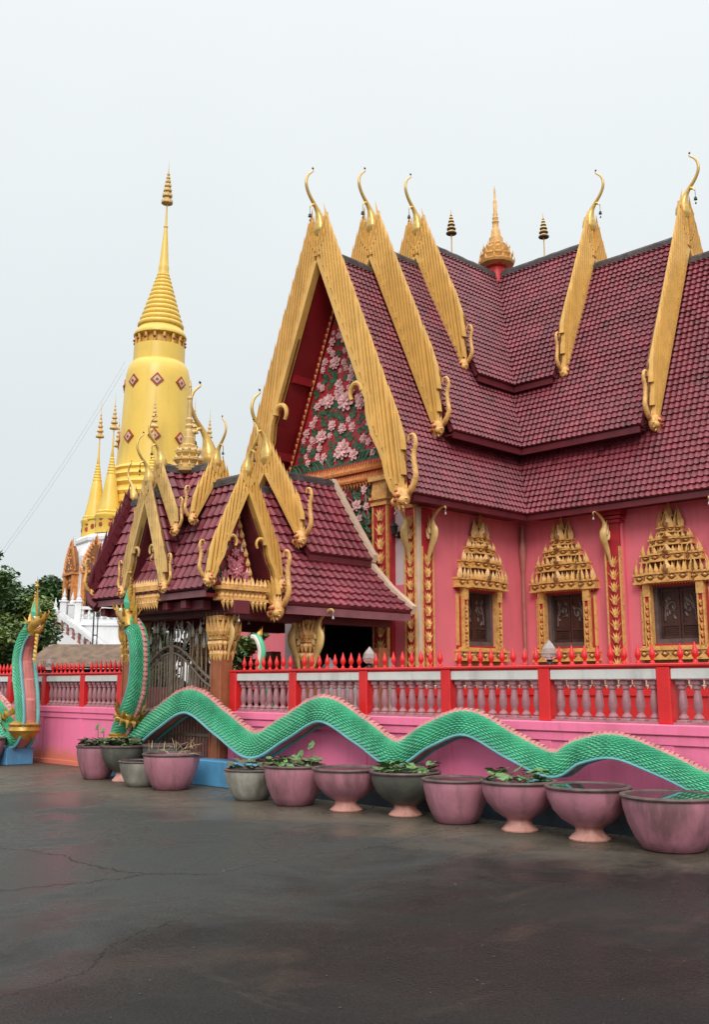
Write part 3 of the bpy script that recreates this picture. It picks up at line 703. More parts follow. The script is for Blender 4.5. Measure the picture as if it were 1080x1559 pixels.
# cracks across the paving, one pale joint, loose grit
M['crack'] = mat('dark_crack', (.006, .006, .006), .8); M['joint'] = mat('pale_joint_grit', (.055, .05, .045), .8, 0, .5, 12)
def crack(line, w, m, name, seed, gaps=0.0):
    rnd = random.Random(seed); P = catmull([(x, y, .004) for x, y in line], 26); mb = MB()
    off = 0; prev = None
    for i, p in enumerate(P):
        t = (P[min(i+1, len(P)-1)]-P[max(i-1, 0)]).normalized(); n = Vector((-t.y, t.x, 0))
        off = off*.8+rnd.gauss(0, .012); ww = w*rnd.uniform(.25, 1.3); q = p+n*off
        cur = (q-n*ww, q+n*ww)
        if prev and rnd.random() >= gaps: mb.add([prev[0], prev[1], cur[1], cur[0]], [(0, 1, 2, 3)])
        prev = cur
    o = mb.build(name, m, recalc=False); o['kind'] = 'structure'
crack([(-8.09, 3.64), (-8.0, 3.92), (-7.95, 4.23), (-7.85, 4.52), (-7.8, 4.86), (-7.73, 5.24), (-7.39, 5.58)], .008, M['crack'], 'ground_crack', 1)
crack([(-7.39, 5.58), (-7.51, 5.96), (-7.58, 6.64), (-7.52, 7.55), (-7.7, 8.52), (-7.8, 9.3)], .010, M['joint'], 'ground_joint', 2, .35)
crack([(-5.33, 2.44), (-5.35, 2.65), (-5.42, 2.91), (-5.48, 3.22), (-5.85, 3.57), (-6.08, 3.98), (-6.19, 4.37)], .005, M['crack'], 'ground_crack', 3)
crack([(-10.6, 4.8), (-10.02, 4.88), (-9.36, 5.09), (-8.52, 5.03), (-8.06, 5.08), (-7.73, 5.24)], .007, M['crack'], 'ground_crack', 4)
rnd = random.Random(77); mb = MB()
for i in range(900):
    d = 3.2+8.5*rnd.random()**1.4; a = rnd.uniform(-.62, .62); x = -.715*d*math.cos(a)+.70*d*math.sin(a); y = .70*d*math.cos(a)+.715*d*math.sin(a)
    if y > 10.2: continue
    r = rnd.choice((.003, .003, .004, .005, .008)); a0 = rnd.random()*6
    vs = [(x+r*rnd.uniform(.6, 1.2)*math.cos(a0+q*1.256), y+r*rnd.uniform(.6, 1.2)*math.sin(a0+q*1.256), .003) for q in range(5)]+[(x, y, .003+r*.7)]
    mb.add(vs, [(q, (q+1) % 5, 5) for q in range(5)], 1 if rnd.random() < .025 else 0)
M['gritdark'] = mat('dark_grit', (.055, .05, .045), .8)
gr = mb.build('grit', [M['gritdark'], M['stone']], recalc=False); gr['kind'] = 'stuff'
tag(gr, 'loose grit and small stones on the wet paving', 'grit')

# =================================================================== PERIMETER WALL
YW = 10.57
def baluster_data():
    mb = MB()
    mb.box(-.062, .062, -.062, .062, 0, .05, 0, .008); mb.box(-.055, .055, -.055, .055, .43, .49, 0, .008)
    mb.lathe([(.05, .05), (.058, .07), (.05, .09), (.034, .105), (.03, .12), (.044, .15), (.054, .20), (.051, .25), (.042, .31), (.034, .36), (.032, .375), (.046, .385), (.05, .40), (.046, .415), (.05, .43)], n=12)
    o = mb.build('baluster', M['baluster']); d = o.data; bpy.data.objects.remove(o); return d
def spike_data():
    mb = MB()
    mb.lathe([(.028, 0), (.03, .02), (.016, .04), (.018, .055), (.036, .085), (.040, .11), (.032, .145), (.018, .185), (.003, .235)], n=10)
    o = mb.build('spike', M['redpaint']); d = o.data; bpy.data.objects.remove(o); return d
BAL, SPK = baluster_data(), spike_data()
def boundary_wall(name, label, posts, xa, xb):
    t = thing(name, label, 'wall', ((xa+xb)/2, YW+.1, 0), group='pink boundary walls')
    mb = MB()
    mb.box(xa, xb, YW+.05, YW+.30, 0, 1.04)
    mb.box(xa-.02, xb+.02, YW, YW+.34, 1.04, 1.16, 0, .012)
    mb.box(xa, xb, YW+.025, YW+.06, .93, 1.04, 0, .01)
    for x in posts: mb.box(x-.09, x+.09, YW+.035, YW+.06, 0, .93, 0, .006)
    mb.box(xa-.01, xb+.01, YW+.03, YW+.05, 0, .10, 0, .01)
    mb.build('wall_base', M['wallpink'], t)
    for x in posts:
        mb = MB(); mb.box(x-.085, x+.085, YW+.04, YW+.26, 1.16, 1.80, 0, .012)
        mb.build('post', M['redpaint'], t)
    ps = sorted(posts); ends = [(xa, ps[0]-.085)] if ps[0]-xa > .4 else []
    bays = ends+[(a+.085, b-.085) for a, b in zip(ps, ps[1:])]
    if xb-ps[-1] > .4: bays.append((ps[-1]+.085, xb))
    mb = MB(); mr = MB()
    for (a, b) in bays:
        mb.box(a+.003, b-.003, YW+.055, YW+.245, 1.655, 1.775, 0, .01)
        n = max(1, round((b-a)/.178)); w = (b-a)/n
        for i in range(n):
            part_at('baluster', BAL, t, (a+w*(i+.5), YW+.15, 1.162), 0, 1.0)
            part_at('spike', SPK, t, (a+w*(i+.5), YW+.15, 1.833), random.random()*.6, random.uniform(.93, 1.05))
    mb.build('white_rail', M['railwhite'], t)
    mr.box(xa, xb, YW+.03, YW+.27, 1.80, 1.835, 0, .008)
    for (a, b) in bays: mr.box(a+.001, b-.001, YW+.065, YW+.235, 1.775, 1.80)
    mr.build('red_rail', M['redpaint'], t)
    mb = MB(); mb.box(xa+.02, xb-.02, YW+.07, YW+.23, 1.16, 1.185)
    mb.build('baluster_kerb', M['baluster'], t)
    return t
boundary_wall('boundary_wall', 'long pink wall with red posts, mauve balusters and red spikes in front of the red-roofed temple', [-13.76, -12.25, -10.68, -9.10, -7.50, -5.88, -4.28, -2.7], -13.85, -1.2)
boundary_wall('boundary_wall', 'pink wall with red posts and spikes left of the gate, behind the pink-bellied naga neck', [-17.30, -18.70, -20.29, -21.88, -23.46, -25.05, -26.63, -28.22, -29.8, -31.4], -33.0, -17.22)

def post_lamp(x, label):
    t = thing('post_lamp', label, 'lamp', (x, YW+.15, 1.832), group='clear bud-shaped lamps on the wall posts')
    mb = MB(); mb.lathe([(.045, 0), (.045, .03), (.03, .05), (.05, .075)], (x, YW+.15, 1.832), 12); mb.build('lamp_socket', M['black'], t)
    mb = MB(); mb.lathe([(.05, .07), (.085, .10), (.10, .15), (.085, .21), (.05, .26), (.015, .30), (.003, .315)], (x, YW+.15, 1.832), 8, smooth=False); mb.build('lamp_shade', M['lampglass'], t)
post_lamp(-10.64, 'clear bud-shaped lamp on the wall post in front of the dark porch doorway')
post_lamp(-7.47, 'clear bud-shaped lamp on the wall post below the middle carved window')
post_lamp(-20.29, 'clear bud-shaped lamp on the wall post just right of the pink-bellied naga neck')

# =================================================================== TEMPLE
CX, CY = -15.75, 20.80
temple = thing('temple_hall', 'pink temple hall with tiered maroon tile roofs, gold bargeboards and carved gilt windows', 'temple', (CX, CY, 0))
XW, YI, YF, XE = -13.70, 18.73, 15.20, -6.3     # side wall of left wing, inner wall, facade, far end of right wing
WH = CX-XW
FS = Frame((XW, 0), (0, 1), (1, 0))             # side wall of the left wing, s = y
FR = Frame((0, YI), (1, 0), (0, -1))            # wall of the right wing, s = x
FF = Frame((CX, YF), (1, 0), (0, -1))           # facade, s = x - CX
hw2 = CX*2-XW
w1c, w2c, w3c, w4c = 17.12, -12.56, -9.98, -7.45
ZB = 1.63
mb = MB()
wall_face(mb, FS, YF, YI, ZB, 5.6, [(w1c-.51, w1c+.51, 2.39, 3.56)])
wall_face(mb, FR, XW, XE, ZB, 5.6, [(c-.51, c+.51, 2.39, 3.56) for c in (w2c, w3c, w4c)])
# remaining faces of the cross-shaped hall
XL = -24.5; YB = CY*2-YI; YN = 26.0
for (p, q) in (((XE, YI), (XE, YB)), ((XE, YB), (XW, YB)), ((XW, YB), (XW, YN)), ((XW, YN), (hw2, YN)), ((hw2, YN), (hw2, YB)), ((hw2, YB), (XL, YB)), ((XL, YB), (XL, YI)), ((XL, YI), (hw2, YI)), ((hw2, YI), (hw2, YF))):
    mb.add([(p[0], p[1], ZB), (q[0], q[1], ZB), (q[0], q[1], 5.6), (p[0], p[1], 5.6)], [(0, 1, 2, 3)])
# right end gable wall
mb.add([(XE, YI, 5.6), (XE, YB, 5.6), (XE, CY, 10.6)], [(0, 1, 2)])
mb.build('wall', [M['pink'], M['dark']], temple, recalc=False)
# facade wall with door opening and the white strip
mb = MB()
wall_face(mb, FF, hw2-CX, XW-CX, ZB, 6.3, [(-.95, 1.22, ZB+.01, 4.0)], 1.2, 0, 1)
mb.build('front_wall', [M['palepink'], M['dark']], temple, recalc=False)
for sd in (-1, 1):
    mb = MB(); mb.poly([FF.P(sd*1.24, ZB), FF.P(sd*1.76, ZB), FF.P(sd*1.76, 3.6), FF.P(sd*1.24, 3.6)], FF.n, .02)
    mb.build('porch_wall_panel', M['pink'], temple)
# podium
mb = MB()
def plan(e): return [(hw2-e, YF-e), (XW+e, YF-e), (XW+e, YI-e), (XE+e, YI-e), (XE+e, YB+e), (XW+e, YB+e), (XW+e, YN+e), (hw2-e, YN+e), (hw2-e, YB+e), (XL-e, YB+e), (XL-e, YI-e), (hw2-e, YI-e)]
for e, z0, z1 in ((.42, 0, .5), (.30, .5, 1.38), (.34, 1.38, 1.48), (.26, 1.48, 1.60)):
    mb.poly([(x, y, z0) for x, y in plan(e)], (0, 0, 1), z1-z0)
mb.build('podium', M['podred'], temple)
mb = MB()
mb.poly([(x, y, 1.60) for x, y in plan(.30)], (0, 0, 1), .07)
up = Vector((0, 0, 1))
for F, a, b, off in ((FS, YF-.3, YI-.3, .3), (FR, XW+.3, XE+.3, .3)):
    n = int((b-a)/.13)
    for i in range(n): mb.flame(F.P(a+(b-a)*(i+.5)/n, 1.60, off-.02), F.a, -up, F.n, .12, .10, .03)
mb.build('podium_cornice', M['cream'], temple)

# roofs -------------------------------------------------------------
ZR3, ZR2, ZR1 = 11.13, 11.75, 12.40
P3 = [(0, ZR3), (1.6, ZR3-2.30*1.6), (2.62, 5.28)]
P2 = [(0, ZR2), (2.28, 6.90)]
P1 = [(0, ZR1), (1.70, 8.62)]
Y3, Y2, Y1 = 14.44, 16.10, 17.72                # gable planes of the left wing
X3, X2, X1 = -5.6, -10.42, -12.92               # of the right wing
LY, LXN = YN+.8, XL-.8
for (P, yf, xr, nm) in ((P3, Y3, X3, 3), (P2, Y2, X2, 2), (P1, Y1, X1, 1)):
    Lf = CY-yf; Lr = xr-CX
    roof_slope(temple, (CX, yf), (0, 1), Lf, (1, 0), P, under=M['lacquer'] if nm == 3 else None)             # visible side of the left wing
    roof_slope(temple, (CX, CY), (1, 0), Lr, (0, -1), P)            # visible side of the right wing
    roof_slope(temple, (CX, yf), (0, 1), Lf, (-1, 0), P, .34, .31, under=M['lacquer'] if nm == 3 else None)
    roof_slope(temple, (CX, CY), (1, 0), Lr, (0, 1), P, .34, .31)
    bl = {3: 5.9, 2: 4.6, 1: 3.1}[nm]
    for od in ((0, -1), (0, 1)): roof_slope(temple, (CX-bl, CY), (1, 0), bl, od, P, .34, .31)
    for od in ((1, 0), (-1, 0)): roof_slope(temple, (CX, CY), (0, 1), bl, od, P, .34, .31)
    ridge_cap(temple, (CX, yf+.05), (CX, CY), P[0][1]+.03); ridge_cap(temple, (CX, CY), (xr-.05, CY), P[0][1]+.03)
    ridge_cap(temple, (CX-bl, CY), (CX, CY), P[0][1]+.03); ridge_cap(temple, (CX, CY), (CX, CY+bl), P[0][1]+.03)
    h, z = P[-1]
    if nm < 3:
        hin = h-.30; zin = z-1.1
        eave_fascia(temple, (CX, yf+.05), (0, 1), CY-h-yf, (1, 0), h, z, hin, zin)
        eave_fascia(temple, (CX+h, CY), (1, 0), xr-CX-h-.05, (0, -1), h, z, hin, zin)
    else:
        eave_fascia(temple, (CX, yf+.05), (0, 1), CY-h-yf, (1, 0), h, z-.0, 2.06, 5.20, drop=.14)
        eave_fascia(temple, (CX+h, CY), (1, 0), xr-CX-h-.05, (0, -1), h, z, 2.06, 5.20, drop=.14)
# gutter valley trim and pipe
mb = MB()
mb.tube([(XW+.10, YI-.10, 5.1), (XW+.05, YI-.05, 4.75), (XW+.05, YI-.05, 1.7)], .045, 10)
mb.tube([(XW+.14, YI-.14, 5.15), (XW+.09, YI-.09, 4.85), (XW+.08, YI-.08, 4.55), (XW+.06, YI-.06, 4.15), (XW+.05, YI-.05, 3.95)], [.03, .05, .09, .06, .03], 10)
mb.build('drain_pipe', M['pipe'], temple)
# gables --------------------------------------------------------------
F3 = Frame((CX, Y3-.06), (1, 0), (0, -1)); F2 = Frame((CX, Y2-.06), (1, 0), (0, -1)); F1 = Frame((CX, Y1-.06), (1, 0), (0, -1))
gable(temple, F3, 10.85, 2.36, .68, 2.42, hook=1.38, ds=.128, band=.10, th=.12, fin_z=11.47, serp=1.08)
gable(temple, F2, 11.42, 2.33, .70, 1.93, ds=.128, band=.085, th=.12, fin_z=12.10, serp=.95, infill=.55)
gable(temple, F1, 11.95, 2.33, .66, 1.34, ds=.128, band=.085, th=.12, fin_z=12.55, serp=.82, infill=.5)
G2f = Frame((X2+.06, CY), (0, 1), (1, 0)); G1f = Frame((X1+.06, CY), (0, 1), (1, 0)); G3f = Frame((X3+.06, CY), (0, 1), (1, 0))
gable(temple, G2f, 11.42, 2.33, .70, 1.93, ds=.128, band=.085, th=.12, fin_z=12.20, serp=.95, infill=.55)
gable(temple, G1f, 11.95, 2.33, .66, 1.40, ds=.128, band=.085, th=.12, fin_z=12.72, serp=.82, infill=.5)
gable(temple, G3f, 10.85, 2.36, .68, 2.42, hook=1.38, ds=.128, band=.10, th=.12, fin_z=11.47, serp=1.08)
# purlins under the front overhang
for s, z in ((1.05, 8.50), (1.78, 6.85)):
    for sd in (-1, 1):
        mb = MB(); mb.box(CX+sd*s-.09, CX+sd*s+.05, Y3+.03, YF, z-.19, z+.0); mb.build('purlin', M['lacquer'], temple)
# front pediment
zp0, zpa, hwp = 6.36, 10.95, 1.80
FP = Frame((CX, YF-.02), (1, 0), (0, -1))
mb = MB(); mb.poly([FP.P(-2.0, 6.2, 0), FP.P(2.0, 6.2, 0), FP.P(2.0, zp0, 0), FP.P(0, zpa, 0), FP.P(-2.0, zp0, 0)], FP.n, .05)
ped = mb.build('pediment', M['redcarve'], temple)
mb = MB()
for sd in (-1, 1):
    line = [(0.02, zpa-.25), (hwp*.5, zpa-.25-(zpa-.25-zp0)*.5), (hwp, zp0)]
    strip(mb, FP, sd, line, .10, .05, .13, 0)
    n = 34
    for i in range(n):
        t = (i+.5)/n; s = hwp*t; z = zpa-.25-(zpa-.25-zp0)*t
        mb.flame(FP.P(sd*(s+.05), z, .13), FP.a*sd, Vector((0, 0, -1)), FP.n, .10, .15, .03, 1)
mb.build('pediment_border', [M['lacquer'], M['orange']], ped)
ins = lambda s, z, r: z-r*.6 > zp0+.05 and abs(s)+r*1.1 < hwp*(zpa-.35-z)/(zpa-.35-zp0)
flower_panel(ped, FP, ins, (-1.8, 1.8, zp0, zpa), 150, 3, ((-.02, 6.68, .23), (.05, 7.78, .24), (-.30, 8.75, .16), (.06, 9.35, .19), (-.75, 7.1, .17), (.85, 7.2, .17), (-.5, 7.9, .17), (.55, 8.3, .15)))
mb = MB(); rnd = random.Random(5)
mb.poly([FP.P(-1.68, zp0-.06, .05), FP.P(1.68, zp0-.06, .05), FP.P(1.66, zp0+.03, .05), FP.P(-1.66, zp0+.03, .05)], FP.n, .03)
for i in range(46):   # long curling blades along the pediment foot
    s = rnd.uniform(-1.65, 1.65); sd = 1 if s > 0 else -1
    P = [FP.P(s+sd*.34*t, zp0-.05+.26*math.sin(t*2.4), .07) for t in (0, .25, .5, .75, 1)]
    mb.tube(P, [.02, .03, .03, .022, .006], 6)
mb.build('blade_relief', M['leafpaint'], ped)
# orange cornice under the pediment, hanging fringe, lower flower panel
mb = MB()
mb.poly([FP.P(-1.55, 5.86), FP.P(1.35, 5.86), FP.P(1.35, 6.32), FP.P(-1.55, 6.32)], FP.n, .12, 1)
for row, (z, h) in enumerate(((6.08, .26), (5.88, .22))):
    n = 34
    for i in range(n): mb.flame(FP.P(-1.5+2.8*(i+.5)/n, z, .12+.03*(1-row)), FP.a, up, FP.n, .12, h, .07, 0, .25)
n = 30
for i in range(n): mb.flame(FP.P(-1.5+2.8*(i+.5)/n, 5.90, .09), FP.a, -up, FP.n, .09, .17, .04, 0)
mb.build('pediment_cornice', [M['orange'], M['redcarve']], temple)
mb = MB(); mb.poly([FF.P(-1.2, 4.0), FF.P(.92, 4.0), FF.P(.92, 5.86), FF.P(-1.2, 5.86)], FF.n, .05)
low = mb.build('lower_panel', M['redcarve'], temple)
flower_panel(low, Frame((CX, YF-.05), (1, 0), (0, -1)), lambda s, z, r: 4.0+r < z < 5.8-r and abs(s) < .9-r, (-.9, .9, 4.0, 5.8), 34, 9)
# pillars of the facade
for sd in (-1, 1):
    mb = MB()
    leaf_column(mb, FF, sd*.95, sd*1.36, ZB, 5.28, .17, .30, 0, 1)
    mb.poly([FF.P(min(sd*1.36, sd*1.43), ZB), FF.P(max(sd*1.36, sd*1.43), ZB), FF.P(max(sd*1.36, sd*1.43), 5.3), FF.P(min(sd*1.36, sd*1.43), 5.3)], FF.n, .12, 1)
    for (e, z0, z1, d) in ((.03, 5.28, 5.34, .22), (0, 5.34, 5.40, .19), (.05, 5.40, 5.46, .25), (.0, 5.46, 5.80, .19), (.06, 5.80, 5.90, .27)):
        a, b = sorted((sd*.95, sd*1.36)); mb.poly([FF.P(a-e, z0), FF.P(b+e, z0), FF.P(b+e, z1), FF.P(a-e, z1)], FF.n, d, 0)
    for i in range(5): mb.flame(FF.P(sd*(.97+.09*i), 5.46, .19), FF.a, up, FF.n, .10, .34, .05, 0)
    mb.build('facade_pillar', [M['gold_carve'], M['redcarve']], temple)
mb = MB()
leaf_column(mb, FF, 1.76, 2.04, ZB, 5.15, .06, .26, 0, 1)
mb.poly([FF.P(1.74, 5.15), FF.P(2.08, 5.15), FF.P(2.08, 5.24), FF.P(1.74, 5.24)], FF.n, .10, 0)
mb.build('corner_column', [M['gold_carve'], M['redcarve']], temple)
mb = MB()
mb.box(XW-.005, XW+.065, YF-.055, YF+.05, ZB, 5.15, 2, .006)
leaf_column(mb, FS, YF+.06, YF+.40, ZB, 4.35, .055, .26, 0, 1)
mb.box(XW, XW+.05, YF+.06, YF+.40, 4.35, 5.15, 1)
mb.build('corner_column', [M['gold_carve'], M['redcarve'], M['cream']], temple)
bracket(temple, (XW+.05, YF+.22, 3.95), (1, 0), 1.22, .50)
bracket(temple, (CX+1.9, YF-.06, 3.95), (0, -1), 1.22, .42)
for x in (-11.27, -8.72):
    mb = MB(); leaf_column(mb, FR, x-.17, x+.17, ZB, 4.42, .16, .26, 0, 1)
    mb.poly([FR.P(x-.17, 4.42), FR.P(x+.17, 4.42), FR.P(x+.17, 5.0), FR.P(x-.17, 5.0)], FR.n, .16, 1)
    mb.poly([FR.P(x+.17, ZB), FR.P(x+.22, ZB), FR.P(x+.22, 5.0), FR.P(x+.17, 5.0)], FR.n, .10, 2)
    for e, z0, z1 in ((.03, 4.92, 4.98), (.06, 5.0, 5.06), (.09, 5.08, 5.2)):
        mb.poly([FR.P(x-.17-e, z0), FR.P(x+.2+e, z0), FR.P(x+.2+e, z1), FR.P(x-.17-e, z1)], FR.n, .18+e, 1)
    mb.build('wall_column', [M['gold_carve'], M['redcarve'], M['pink']], temple)
    bracket(temple, (x-.05, YI-.16, 4.05), (-.25, -.97), 1.12, .42)
window_unit(temple, FS, w1c)
for c in (w2c, w3c, w4c): window_unit(temple, FR, c)
# lantern on the white strip
t = MB(); lx, ly, lz = FF.P(1.55, 4.72, 0).x, YF, 4.72
t.box(lx-.03, lx+.03, ly-.03, ly, lz-.16, lz-.02, 0); t.tube([(lx, ly-.02, lz-.1), (lx, ly-.12, lz-.16), (lx, ly-.16, lz-.10)], .014, 6)
t.lathe([(.03, 0), (.06, .02), (.075, .16), (.10, .17), (.05, .23), (.012, .26), (.012, .31), (.002, .33)], (lx, ly-.16, lz-.10), 8, smooth=False)
t.build('wall_lantern', M['black'], temple)
# roof spire at the crossing
mb = MB(); c = (CX, CY, 0)
mb.lathe([(.22, 12.2), (.22, 12.62), (.30, 12.66)], c, 12, 1)
prof = [(.30, 12.66), (.47, 12.72), (.50, 12.78), (.40, 12.84), (.43, 12.92), (.46, 12.96), (.34, 13.04), (.37, 13.12), (.38, 13.16), (.26, 13.24), (.28, 13.30), (.19, 13.36), (.19, 13.5), (.14, 13.52), (.12, 13.75), (.085, 13.80), (.085, 13.95), (.10, 13.98), (.07, 14.02), (.085, 14.10), (.06, 14.14), (.072, 14.22), (.05, 14.26), (.05, 14.6), (.03, 14.63), (.025, 14.9), (.003, 15.05)]
mb.lathe(prof, c, 12, 0, False)
for r, z, n, h in ((.46, 12.78, 12, .24), (.42, 12.96, 12, .22), (.34, 13.16, 12, .2)):
    for i in range(n):
        a = 2*PI*i/n; d = Vector((math.cos(a), math.sin(a), 0)); tt = Vector((-d.y, d.x, 0))
        mb.flame(Vector((CX, CY, z))+d*r, tt, (up+d*.15).normalized(), d, .10, h*.8, .04)
mb.build('roof_spire', [M['gold_carve'], M['redpaint']], temple)
# tiered umbrellas standing on the ridges
def umbrella(x, y, z, h=1.28):
    mb = MB(); k = h/1.28
    mb.tube([(x, y, z), (x, y, z+.62*k)], .018, 6)
    q = z+.60*k
    for r, hh in ((.135, .12), (.115, .11), (.095, .10), (.072, .09), (.05, .08), (.03, .07)):
        mb.lathe([(r, 0), (r*1.04, hh*.25)], (x, y, q), 12, 1); mb.lathe([(r*1.0, hh*.25), (r*.62, hh*.75), (r*.35, hh)], (x, y, q), 12); q += hh*k
    mb.lathe([(.014, 0), (.008, .06), (.001, .14)], (x, y, q), 6)
    mb.build('ridge_umbrella', [M['gold_old'], M['bark']], temple)
umbrella(CX, 18.92, 12.42); umbrella(-14.20, CY, 12.42); umbrella(CX, CY+2.2, 12.42)

# =================================================================== GATE PAVILION
PX, PY = -15.38, 10.70
gate_p = thing('gate_pavilion', 'small gate pavilion with crossed maroon tile roofs, gold gables and long porch', 'gate pavilion', (PX, PY, 0))
RW, TW = .235, .185
# long porch roof (ridge towards the temple): lower and upper tier
AX = -15.68; YA, YBp, YE = 11.45, 12.92, 14.66
PA = [(0, 5.45), (.95, 4.12), (1.7, 3.42), (2.30, 2.98)]
PBt = [(0, 5.84), (.6, 4.96), (1.24, 4.08)]
for od in ((1, 0), (-1, 0)):
    roof_slope(gate_p, (AX, YA), (0, 1), YE-YA, od, PA, RW, TW)
    roof_slope(gate_p, (AX, YBp), (0, 1), YE-YBp-.03, od, PBt, RW, TW)
eave_fascia(gate_p, (AX, YBp), (0, 1), YE-YBp-.04, (1, 0), 1.24, 4.08, 1.0, 3.5, drop=.14)
ridge_cap(gate_p, (AX, YA), (AX, YBp), 5.48, .06); ridge_cap(gate_p, (AX, YBp+.05), (AX, YE), 5.87, .06)
# mauve eave boards
def board(a, b, z0, z1, m=M['mauve'], w=.05, name='eave_board'):
    mb = MB(); d = Vector((b[0]-a[0], b[1]-a[1], 0)); n = Vector((-d.y, d.x, 0)).normalized()*w
    A, B = Vector((*a, 0)), Vector((*b, 0))
    mb.hexa([A+up*z0, B+up*z0, B+n+up*z0, A+n+up*z0, A+up*z1, B+up*z1, B+n+up*z1, A+n+up*z1]); return mb.build(name, m, gate_p)
board((AX+2.27, YA+.02), (AX+2.27, YE), 2.80, 2.955)
board((AX-2.27, YE), (AX-2.27, YA+.02), 2.80, 2.955)
# cream verges where the porch roof meets the temple front
mb = MB()
Fv = Frame((AX, YE), (1, 0), (0, 1))
for prof_, lift in ((PBt, .06), (PA[1:], .06)):
    for sd in (-1, 1):
        line = [(h, z+lift) for h, z in prof_]; k_ = len(line); vs = []
        for (s, z) in line:
            for e, d in ((-.10, 0), (-.10, .12), (.05, .12), (.05, 0)): vs.append(Fv.P(sd*(s+.03+e*.3), z+e, d-.03))
        fs = [(i*4+j, i*4+(j+1) % 4, (i+1)*4+(j+1) % 4, (i+1)*4+j) for i in range(k_-1) for j in range(4)]+[(0, 1, 2, 3), tuple((k_-1)*4+j for j in range(4))]
        mb.add(vs, fs)
mb.build('verge', M['cream'], gate_p)
mb = MB(); mb.poly([Fv.P(-1.2, 4.0, -.08), Fv.P(1.2, 4.0, -.08), Fv.P(.05, 5.75, -.08), Fv.P(-.05, 5.75, -.08)], Fv.n, .04); mb.build('gable_infill', M['cream'], gate_p)
mb = MB(); mb.poly([(AX-2.1, YA+.3, 2.90), (AX+2.1, YA+.3, 2.90), (AX+2.1, YE-.05, 2.90), (AX-2.1, YE-.05, 2.90)], (0, 0, 1), .04); mb.build('porch_ceiling', M['lacquer'], gate_p)
FA = Frame((AX, YA-.02), (1, 0), (0, -1)); FB = Frame((AX, YBp-.02), (1, 0), (0, -1))
gable(gate_p, FA, 5.42, 1.22, .42, 2.12, ds=.115, band=.065, th=.10, fin_z=5.72, fin_h=1.62, serp=.88, m=M['gold'], serp_sides=(1,))
gable(gate_p, FB, 5.80, 1.40, .50, 1.05, ds=.115, band=.065, th=.10, fin_z=5.98, fin_h=1.52, serp=.84, infill=.3, m=M['gold'])
# gate roof across the gateway
GXL, GXR = -17.15, -13.66
PG = [(0, 5.12), (.42, 4.05), (.82, 3.16)]
for od in ((0, -1), (0, 1)): roof_slope(gate_p, (GXL, PY), (1, 0), GXR-GXL, od, PG, RW, TW)
ridge_cap(gate_p, (GXL+.02, PY), (GXR-.02, PY), 5.15, .055)
# dormer towards the street
YD = 9.92
PD = [(0, 4.98), (.34, 4.15), (.62, 3.42)]
for od in ((1, 0), (-1, 0)): roof_slope(gate_p, (PX, YD+.02), (0, 1), PY-YD, od, PD, RW, TW)
ridge_cap(gate_p, (PX, YD+.04), (PX, PY), 5.01, .05)
# upper crossed tier
PU = [(0, 5.50), (.26, 4.95), (.50, 4.50)]
XU, YU = -14.55, 10.16
for od in ((0, -1), (0, 1)): roof_slope(gate_p, (-16.1, PY), (1, 0), XU+16.1, od, PU, RW, TW)
for od in ((1, 0), (-1, 0)): roof_slope(gate_p, (PX, YU), (0, 1), 1.0, od, [(0, 5.5), (.3, 4.9), (.55, 4.5)], RW, TW)
ridge_cap(gate_p, (-16.1, PY), (XU, PY), 5.52, .05); ridge_cap(gate_p, (PX, YU), (PX, PY), 5.52, .05)
FG1 = Frame((GXR+.02, PY), (0, 1), (1, 0)); FG2 = Frame((PX, YD-.02), (1, 0), (0, -1)); FGL = Frame((GXL-.02, PY), (0, -1), (-1, 0))
FU1 = Frame((XU+.02, PY), (0, 1), (1, 0)); FU2 = Frame((PX, YU-.02), (1, 0), (0, -1))
gable(gate_p, FG1, 4.84, 2.12, .29, .74, hook=.40, ds=.095, band=.05, th=.085, fin_z=5.13, fin_h=.98, serp=.56, m=M['gold'])
gable(gate_p, FG2, 4.80, 2.55, .25, .62, hook=.34, ds=.095, band=.045, th=.085, fin_z=5.10, fin_h=.95, serp=.50, m=M['gold_old'])
gable(gate_p, FGL, 4.84, 2.12, .34, .74, hook=.40, ds=.095, band=.05, th=.085, fin_z=5.13, fin_h=.85, serp=.56, m=M['maroon'])
gable(gate_p, FU1, 5.22, 1.75, .29, .46, ds=.095, band=.045, th=.085, fin_z=5.42, fin_h=.92, serp=.50, infill=.2, m=M['gold'])
gable(gate_p, FU2, 5.20, 1.75, .28, .55, ds=.095, band=.045, th=.085, fin_z=5.44, fin_h=.98, serp=.50, infill=.2, m=M['gold_old'])
# maroon scalloped verge on the far left end, seen from behind
mb = MB()
for i in range(11):
    t = (i+.5)/11; s = -.80*t; z = 5.2-2.0*t
    mb.flame((GXL-.03, PY+s, z), (0, -.4, .9), (-.25, -.55, .8), (1, 0, 0), .2, .34, .06)
mb.build('verge_fins', M['maroon'], gate_p)
mb = MB(); hk = catmull([(GXL+.1, 9.93, 3.02), (GXL-.05, 9.88, 3.12), (GXL-.13, 9.86, 3.36), (GXL-.07, 9.86, 3.55), (GXL-.02, 9.86, 3.78), (GXL-.12, 9.86, 3.86)], 4)
mb.tube(hk, [.10*(1-.9*i/len(hk)) for i in range(len(hk))], 8)
mb.build('verge_hook', M['maroon'], gate_p)
